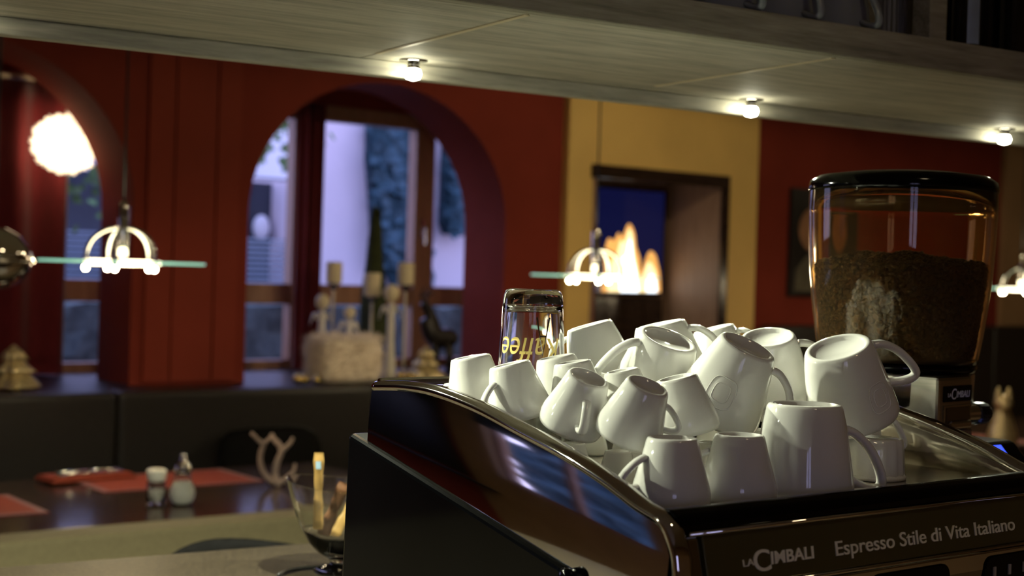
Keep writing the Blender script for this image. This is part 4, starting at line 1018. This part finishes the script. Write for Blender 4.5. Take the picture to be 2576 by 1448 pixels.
# key pads
def keypad(u0, u1, vt):
    a, b = atY(u0, vt, .845), atY(u1, vt, .845); w_ = b.x-a.x; zt_ = PB-.010
    pts = []
    for cx_, cz_, a0 in ((w_-.012, -.012, 0), (.012, -.012, PI/2), (.012, -.043, PI), (w_-.012, -.043, 1.5*PI)):
        for i in range(5):
            t = a0+i*PI/8; pts.append((a.x+cx_+.012*math.cos(t), zt_+cz_+.012*math.sin(t)))
    kp = build('keypad', MB().prism(pts, 'Y', .842, .852), 'black_gloss', em, bevel=.001)
    for r_ in range(2):
        for c_ in range(4):
            x = a.x+.012+c_*(w_-.024)/3.6; z = zt_-.011-r_*.018
            build('button', MB().box((x, .8405, z-.010), (x+(.004 if r_ == 0 else .009), .842, z)), 'keypad_grey', kp)
keypad(2190, 2385, 1420); keypad(2475, 2640, 1380)

# ================================================================== CUPS ON THE MACHINE
TRAYG = 'white cups heaped upside down on the espresso machine'
def heap(kind, u, v, zc, th, ph, hd, label, s=1., handle=True):
    """base centre seen at (u,v) at depth zc; th = lean to the right, ph = lean towards the viewer (deg)"""
    th, ph = math.radians(th), math.radians(ph)
    ax = (RT*math.sin(th)*math.cos(ph)+UP*math.cos(th)*math.cos(ph)-FW*math.sin(ph)).normalized()
    h0 = RT*math.cos(math.radians(hd))-FW*math.sin(math.radians(hd))
    h0 = (h0-ax*h0.dot(ax)).normalized(); y_ = ax.cross(h0)
    Mx = Matrix((h0, y_, ax)).transposed().to_4x4(); Mx.translation = at(u, v, zc)
    L = {'big': .083, 'bigl': .083, 'mid': .0845, 'small': .057}[kind]*s; R = {'big': .0472, 'mid': .048, 'small': .033}[kind]*s
    c = Mx.translation-ax*L
    print('CUP %-7s u%4d  x%.3f y%.3f  baseZ %.3f rimlowZ %.3f  rimcentre %.3f %.3f' % (kind, u, Mx.translation.x, Mx.translation.y, Mx.translation.z, c.z-R*math.sqrt(max(0, 1-ax.z**2)), c.x, c.y))
    return cup(kind, Mx, label, TRAYG, s=s, handle=handle)
def badge(e, kind, s_, ang, z0, z1, half, m='porcelain'):
    pr = KINDS[kind][0]
    def R(z):
        for (r0, a), (r1, b) in zip(pr[4:], pr[5:]):
            if b <= z <= a: return r0+(r1-r0)*(a-z)/(a-b)
        return pr[5][0]
    mb = MB()
    def P(t, k):
        c, sn_ = math.cos(t), math.sin(t)
        z = (z0+z1)/2+(z1-z0)/2*math.copysign(abs(sn_)**.6, sn_)*k; a = ang+half*math.copysign(abs(c)**.6, c)*k
        r = R(z)+.0001; return Vector((r*math.cos(a), r*math.sin(a), z))
    mb.tube([P(i*2*PI/40, 1) for i in range(41)], .0007, 6)
    mb.tube([P(i*2*PI/40, .6) for i in range(41)], .0006, 6)
    build('embossed_badge', mb, m, e, smooth=True, local=True)
def upright(kind, x, y, hd, label, s=1., z=None, group=TRAYG, handle=True):
    L = {'big': .083, 'bigl': .083, 'mid': .0845, 'small': .057}[kind]*s
    Mx = Matrix.Translation((x, y, (TRAY if z is None else z)+L+.0003)) @ Matrix.Rotation(math.radians(hd), 4, 'Z')
    return cup(kind, Mx, label, group, s=s, handle=handle)
def rowcup(kind, u, vbase, hd, label, s=1.):
    L = {'big': .083, 'bigl': .083, 'mid': .0845, 'small': .057}[kind]*s
    p = atZ(u, vbase, TRAY+L)
    print('ROW', kind, u, tuple(round(c, 3) for c in p))
    return upright(kind, p.x, p.y, hd, label, s)
rowcup('small', 1692, 1100, 165, 'small espresso cup upright at the front tray corner, handle towards the chrome rail', 1.1)
rowcup('small', 1861, 1092, 128, 'small espresso cup between the corner espresso cup and the big front mug', 1.1)
rowcup('bigl', 2025, 1015, -30, 'big white mug standing straight upside down at the tray front, handle facing the front edge', 1.06)
heap('small', 1183, 896, 1.52, -10, 1, 285, 'small espresso cup at the rear left end of the heap, above the chrome rail')
heap('small', 1281, 914, 1.47, -13, 1, 140, 'small espresso cup leaning left in front of the tall glass')
heap('small', 1398, 896, 1.549, -11, 1, 300, 'small espresso cup right of the tall glass, behind its twin')
heap('small', 1440, 909, 1.478, -9, 1, 300, 'small espresso cup partly hidden behind the cup whose handle faces out', .91)
heap('small', 1481, 948, 1.385, 20, 19, 78, 'small espresso cup leaning right with its handle facing straight out', .97)
heap('small', 1563, 930, 1.51, -11, 1, 300, 'small espresso cup wedged between two leaning espresso cups and the ring handled mug', .88)
heap('small', 1630, 968, 1.345, 21, 18, -12, 'small espresso cup with a glinting base leaning right above the rail', .98)
heap('small', 1700, 948, 1.44, -13, 2, 300, 'espresso cup leaning left below the embossed mug', 1.0)
e1 = heap('mid', 1882, 869, 1.505, 24, 17, 15, 'embossed white cup leaning right in the middle of the heap', 1.0)
heap('mid', 1932, 846, 1.63, -7, 19, 0, 'white cup at the back with its round base ring tilted up, beside the hopper', 1.0)
e2 = heap('big', 2107, 872, 1.545, -17, 17, -8, 'big white mug leaning left with a large ear handle in front of the hopper', 1.04)
heap('big', 1683, 851, 1.572, 18, 19, 160, 'white mug with wide recessed base and ring handle beside it, leaning right', .95)
heap('mid', 1482, 816, 1.66, -15, 1, 200, 'white cup leaning left directly beside the tall glass', .86)
heap('mid', 1660, 813, 1.72, -12, 1, 20, 'white cup at the back edge behind the ring handled mug', .98)
heap('mid', 1795, 824, 1.78, -14, 1, 20, 'white cup at the back edge behind the embossed cup', .82)
badge(e1, 'mid', .97, math.radians(-95), -.062, -.030, .34)
badge(e2, 'big', 1.04, math.radians(-62), -.066, -.036, .30)
# lower cups that carry the heap
LOW = 'tiny white espresso cup in the bottom layer hidden under the heap'
for x, y in ((.888, 1.075), (.888, 1.15), (.888, 1.225), (.955, 1.06), (.955, 1.13), (.955, 1.2), (1.03, 1.03), (1.03, 1.13), (1.1, 1.08), (1.1, 1.18), (1.19, 1.1), (1.19, 1.25), (1.1, 1.27), (1.25, 1.15), (1.28, 1.25)):
    upright('small', x, y, random.uniform(0, 360), LOW, s=.62, group='bottom layer of espresso cups', handle=False)
# ribbed white beaker and mug under the big leaning mug
p = atZ(2250, 1210, TRAY)
e = thing('ribbed_beaker', (p.x, p.y+.03, TRAY), 'white ribbed beaker standing under the big leaning mug', 'beaker', TRAYG)
build('body', MB().lathe([(0, .0005), (.033, .0005), (.034, .004), (.0325, .032), (.031, .042), (.027, .0435), (0, .043)], 60, Matrix.Translation((p.x, p.y+.03, TRAY)), lambda r, z, a: (r*(1+.025*math.cos(a*15)), z)), 'porcelain', e, smooth=True)
build('rim_band', MB().lathe([(.0335, .0005), (.0360, .0005), (.0362, .004), (.0335, .006)], 40, Matrix.Translation((p.x, p.y+.03, TRAY))), 'porcelain', e, smooth=True)
upright('big', 1.325, 1.075, -38, 'white mug at the right end of the tray behind the ribbed beaker', .85)
# tall glass
GX, GY = None, None
pt = atY(1342, 727, 1.268); gh = pt.z-TRAY; rT = 73*((pt-CAM).dot(FW))/F
e = thing('latte_glass', (pt.x, pt.y, TRAY), 'tall clear latte glass standing upside down with gold lettering', 'glass')
T = Matrix.Translation((pt.x, pt.y, TRAY))
pr = [(rT*1.25, 0), (rT*1.248, .0015), (rT*1.19, gh*.4), (rT*1.06, gh*.88), (rT*1.035, gh*.93), (rT*1.0, gh*.965), (rT*.94, gh*.99), (rT*.80, gh), (0, gh-.002), ]
pi = [(0, gh*.90), (rT*.85, gh*.90), (rT*.90, gh*.897), (rT*.95, gh*.86), (rT*1.115, gh*.4), (rT*1.192, .0015), (rT*1.19, 0.0)]
build('glass_body', MB().lathe([(r, z+.0003) for r, z in pr+pi+[pr[0]]], 64, T, lambda r, z, a: (r*(1+(.008*math.cos(a*12) if .15*gh < z < .86*gh else 0)), z)), 'glass', e, smooth=True)
def wrap_text(name, s, size, m, ang, z, flip, fit):
    o = text(name, s, size, m, e, Matrix.Identity(4), ext=.0003, shear=.25, fit=fit)
    me = o.data; base = Vector(e.location)
    for v in me.vertices:
        x, y, zz = v.co+base
        x -= fit/2
        if flip: x, y = -x, -y
        h_ = z+y; r = rT*(1.19+(1.06-1.19)*(h_-gh*.4)/(gh*.48))*1.012+zz
        a = ang+x/r
        v.co = Vector((pt.x+r*math.cos(a), pt.y+r*math.sin(a), TRAY+h_))-base
    me.update()
aC = math.atan2(-FW.y, -FW.x)
wrap_text('gold_lettering', 'Kaffee', .040, 'gold_print', aC-.10, gh*.72, True, .074)
tri = MB()
def gp(a, h_): r = rT*(1.19+(1.06-1.19)*(h_-gh*.4)/(gh*.48))*1.012; return Vector((pt.x+r*math.cos(a), pt.y+r*math.sin(a), TRAY+h_))
tri.tube([gp(aC+.12, gh*.84), gp(aC+.32, gh*.62), gp(aC+.55, gh*.84)], .0011, 6).tube([gp(aC+.22, gh*.73), gp(aC+.43, gh*.73)], .0008, 6)
build('etched_mark', tri, 'dark_chrome', e)

# ================================================================== GRINDER WITH HOPPER
hp0 = at(2271, 465, 1.88); gx_, gy_ = hp0.x, hp0.y
K = 1.88/F
gr = thing('coffee_grinder', (gx_, gy_, WZ), 'steel coffee grinder with a smoked amber hopper beside the espresso machine', 'coffee grinder')
T = Matrix.Translation((gx_, gy_, 0))
def zz(v, u=2262): return at(u, v, 1.88).z
zl1, zl0, zb_ = zz(440), zz(488), zz(908)
R0 = 232*K
build('hopper_lid', MB().lathe([(0, zl1+.004), (R0*.6, zl1+.002), (R0*.90, zl1-.003), (R0*.985, zl1-.010), (R0*1.005, zl1-.020), (R0*.995, zl0+.002), (R0*.96, zl0), (R0*.93, zl0+.004), (0, zl0+.006)], 72, T), 'black_gloss', gr, smooth=True)
hw_ = [(R0*.990, zl0+.003), (R0*.992, zz(540)), (R0*.985, zz(600)), (R0*.965, zz(680)), (R0*.93, zz(760)), (R0*.885, zz(840)), (R0*.845, zz(895)), (R0*.83, zb_)]
t_ = .0035
hb_ = hw_+[(r-t_, z) for r, z in hw_[::-1]]+[hw_[0]]
build('hopper', MB().lathe(hb_, 96, T), 'amber_glass', gr, smooth=True)
build('hopper_base', MB().lathe([(0, zb_+.002), (R0*.82, zb_+.002), (R0*.835, zb_-.004), (R0*.82, zb_-.010), (0, zb_-.010)], 64, T), 'black_gloss', gr, smooth=True)
zg = zz(1095)
build('collar', MB().lathe([(0, zb_-.010), (R0*.80, zb_-.010), (R0*.81, zb_-.014), (R0*.80, zz(1005)), (R0*.76, zz(1010)), (R0*.74, zg), (0, zg)], 64, T), 'brushed_steel', gr, smooth=True)
# front plate facing the barista
S0 = -.027; fa = math.atan2(-1, .12); fd = Vector((math.cos(fa), math.sin(fa), 0)); fs = Vector((-fd.y, fd.x, 0))
def FP(s_, d_, z): return Vector((gx_, gy_, 0))+fd*d_+fs*(s_+S0)+Vector((0, 0, z))
def plate(name, s0, s1, z0_, z1_, d0, d1, m, parent, bevel=.001):
    v = [FP(s0, d0, z0_), FP(s1, d0, z0_), FP(s1, d1, z0_), FP(s0, d1, z0_), FP(s0, d0, z1_), FP(s1, d0, z1_), FP(s1, d1, z1_), FP(s0, d1, z1_)]
    return build(name, MB().add(v, [(0, 3, 2, 1), (4, 5, 6, 7), (0, 1, 5, 4), (1, 2, 6, 5), (2, 3, 7, 6), (3, 0, 4, 7)]), m, parent, bevel=bevel)
RC = R0*.81
W2 = .034; S0 = -.027
plate('front_block', -W2-.012, W2+.004, zg, zb_-.012, RC*.5, RC+.004, 'brushed_steel', gr, .004)
lb = plate('brand_plate', -W2, W2, zz(995, 2390), zz(957, 2390), RC+.004, RC+.0055, 'black_gloss', gr, .0005)
plate('window_frame', -W2, W2, zz(1092, 2390), zz(1003, 2390), RC+.004, RC+.0055, 'chrome', gr, .001)
plate('dose_window', -W2+.005, W2-.005, zz(1050, 2390), zz(1008, 2390), RC+.0055, RC+.0065, 'dark_chrome', gr, .001)
plate('chute', -W2+.008, W2-.008, zz(1060, 2390), zz(1040, 2390), RC+.0055, RC+.012, 'chrome', gr, .003)
plate('dose_cup', -W2+.004, W2-.004, zz(1090, 2390), zz(1062, 2390), RC+.0055, RC+.010, 'brushed_steel', gr, .004)
# lettering on brand plate
def lab_M(s0, z): 
    m_ = Matrix((fs, Vector((0, 0, 1)), fd)).transposed().to_4x4(); m_.translation = FP(s0, RC+.0056, z); return m_
zl_ = zz(985, 2390)
text('lettering_la', 'LA', .007, 'letter_white', lb, lab_M(-W2+.008, zl_+.001), ext=.0003, fit=.008)
text('lettering_c', 'C', .019, 'letter_white', lb, lab_M(-W2+.017, zl_-.002), ext=.0003, fit=.012, shear=.15)
text('lettering_imbali', 'IMBALI', .0115, 'letter_white', lb, lab_M(-W2+.029, zl_), ext=.0003, fit=.033, shear=.15)
# knob
kd = (fs*1.0+fd*.10).normalized(); kz = zz(1035, 2480); k0 = FP(W2-.004, RC-.012, kz)
kn = build('knob_shaft', MB().tube([k0, k0+kd*.036], .0125, 24), 'chrome', gr, smooth=False)
KB = MB(); 
KM = Matrix.Translation(k0+kd*.0355) @ kd.to_track_quat('Z', 'Y').to_matrix().to_4x4()
KB.lathe([(0, 0), (.0128, 0), (.0140, .003), (.0135, .022), (.010, .030), (0, .032)], 48, KM, lambda r, z, a: (r*(1+.04*math.cos(a*16)), z))
build('knob_grip', KB, 'black_satin', kn, smooth=True)
# lower body with tilted display
lz1 = zg
poly = [(gy_-.20, WZ+.30), (gy_-.21, WZ+.34), (gy_-.10, lz1-.001), (gy_+.10, lz1-.001), (gy_+.12, WZ+.002), (gy_-.12, WZ+.002), (gy_-.12, WZ+.28)]
build('housing', MB().prism(poly, 'X', gx_-.085, gx_+.12), 'black_gloss', gr, bevel=.008, seg=3)
sn = Vector((0, -( lz1-(WZ+.34)), .11)).normalized()
sd = Vector((0, -.11, (WZ+.34)-lz1)).normalized()
o0 = Vector((gx_, gy_-.10, lz1-.001))
def DP(s_, t, k): return o0+Vector((s_, 0, 0))+sd*t+sn*k
def dplate(name, s0, s1, t0, t1, k0_, k1_, m, parent):
    v = [DP(s0, t0, k0_), DP(s1, t0, k0_), DP(s1, t1, k0_), DP(s0, t1, k0_), DP(s0, t0, k1_), DP(s1, t0, k1_), DP(s1, t1, k1_), DP(s0, t1, k1_)]
    return build(name, MB().add(v, [(0, 3, 2, 1), (4, 5, 6, 7), (0, 1, 5, 4), (1, 2, 6, 5), (2, 3, 7, 6), (3, 0, 4, 7)]), m, parent)
ds = dplate('display', -.03, .08, .006, .07, -.001, .001, 'screen_blue', gr)
dplate('display_page', -.018, .066, .012, .058, .001, .0015, 'screen_light', ds)
# coffee beans
zf = zz(640); beans = MB()
def rad_at(z):
    for (r0, z0_), (r1, z1_) in zip(hw_, hw_[1:]):
        if z1_ <= z <= z0_: return r0+(r1-r0)*(z0_-z)/(z0_-z1_)
    return hw_[-1][0]
def top_z(x, y):
    rr = math.hypot(x, y)/R0; return zf-.018*rr*rr-.006*noise.noise(Vector((x*25, y*25, 3)))
core = MB(); prof = [(0, zf-.006), (R0*.5, zf-.011), (R0*.88, zf-.022)]
prof += [(rad_at(z)-t_-.0065, z) for z in [zf-.026-(zf-.026-zb_-.006)*i/10 for i in range(11)]]+[(0, zb_+.006)]
bm_ = MB().lathe(prof, 48, T)
bb_ = MB().sphere((0, 0, 0), .0052, 8, 6, (.72, 1., .6))
def put(p, nr):
    q = nr.to_track_quat('Z', 'Y').to_matrix().to_4x4() @ Matrix.Rotation(random.uniform(0, 6.28), 4, 'Z') @ Matrix.Rotation(random.uniform(-.6, .6), 4, 'X')
    q.translation = p; bm_.add(bb_.v, bb_.f, q)
for i in range(2600):
    a = random.uniform(0, 2*PI); z = random.uniform(zb_+.012, zf-.016); r = rad_at(z)-t_-.0058-random.random()*.0015
    put(Vector((gx_+r*math.cos(a), gy_+r*math.sin(a), z)), Vector((math.cos(a), math.sin(a), 0)))
for i in range(1300):
    a = random.uniform(0, 2*PI); r = math.sqrt(random.random())*(rad_at(zf)-t_-.007); x, y = r*math.cos(a), r*math.sin(a)
    put(Vector((gx_+x, gy_+y, top_z(x, y)-.003+random.random()*.004)), Vector((random.uniform(-.4, .4), random.uniform(-.4, .4), 1)).normalized())
tag(build('coffee_beans', bm_, 'coffee_bean', None, smooth=True), 'dark roasted coffee beans filling the amber hopper', 'coffee beans', kind='stuff')
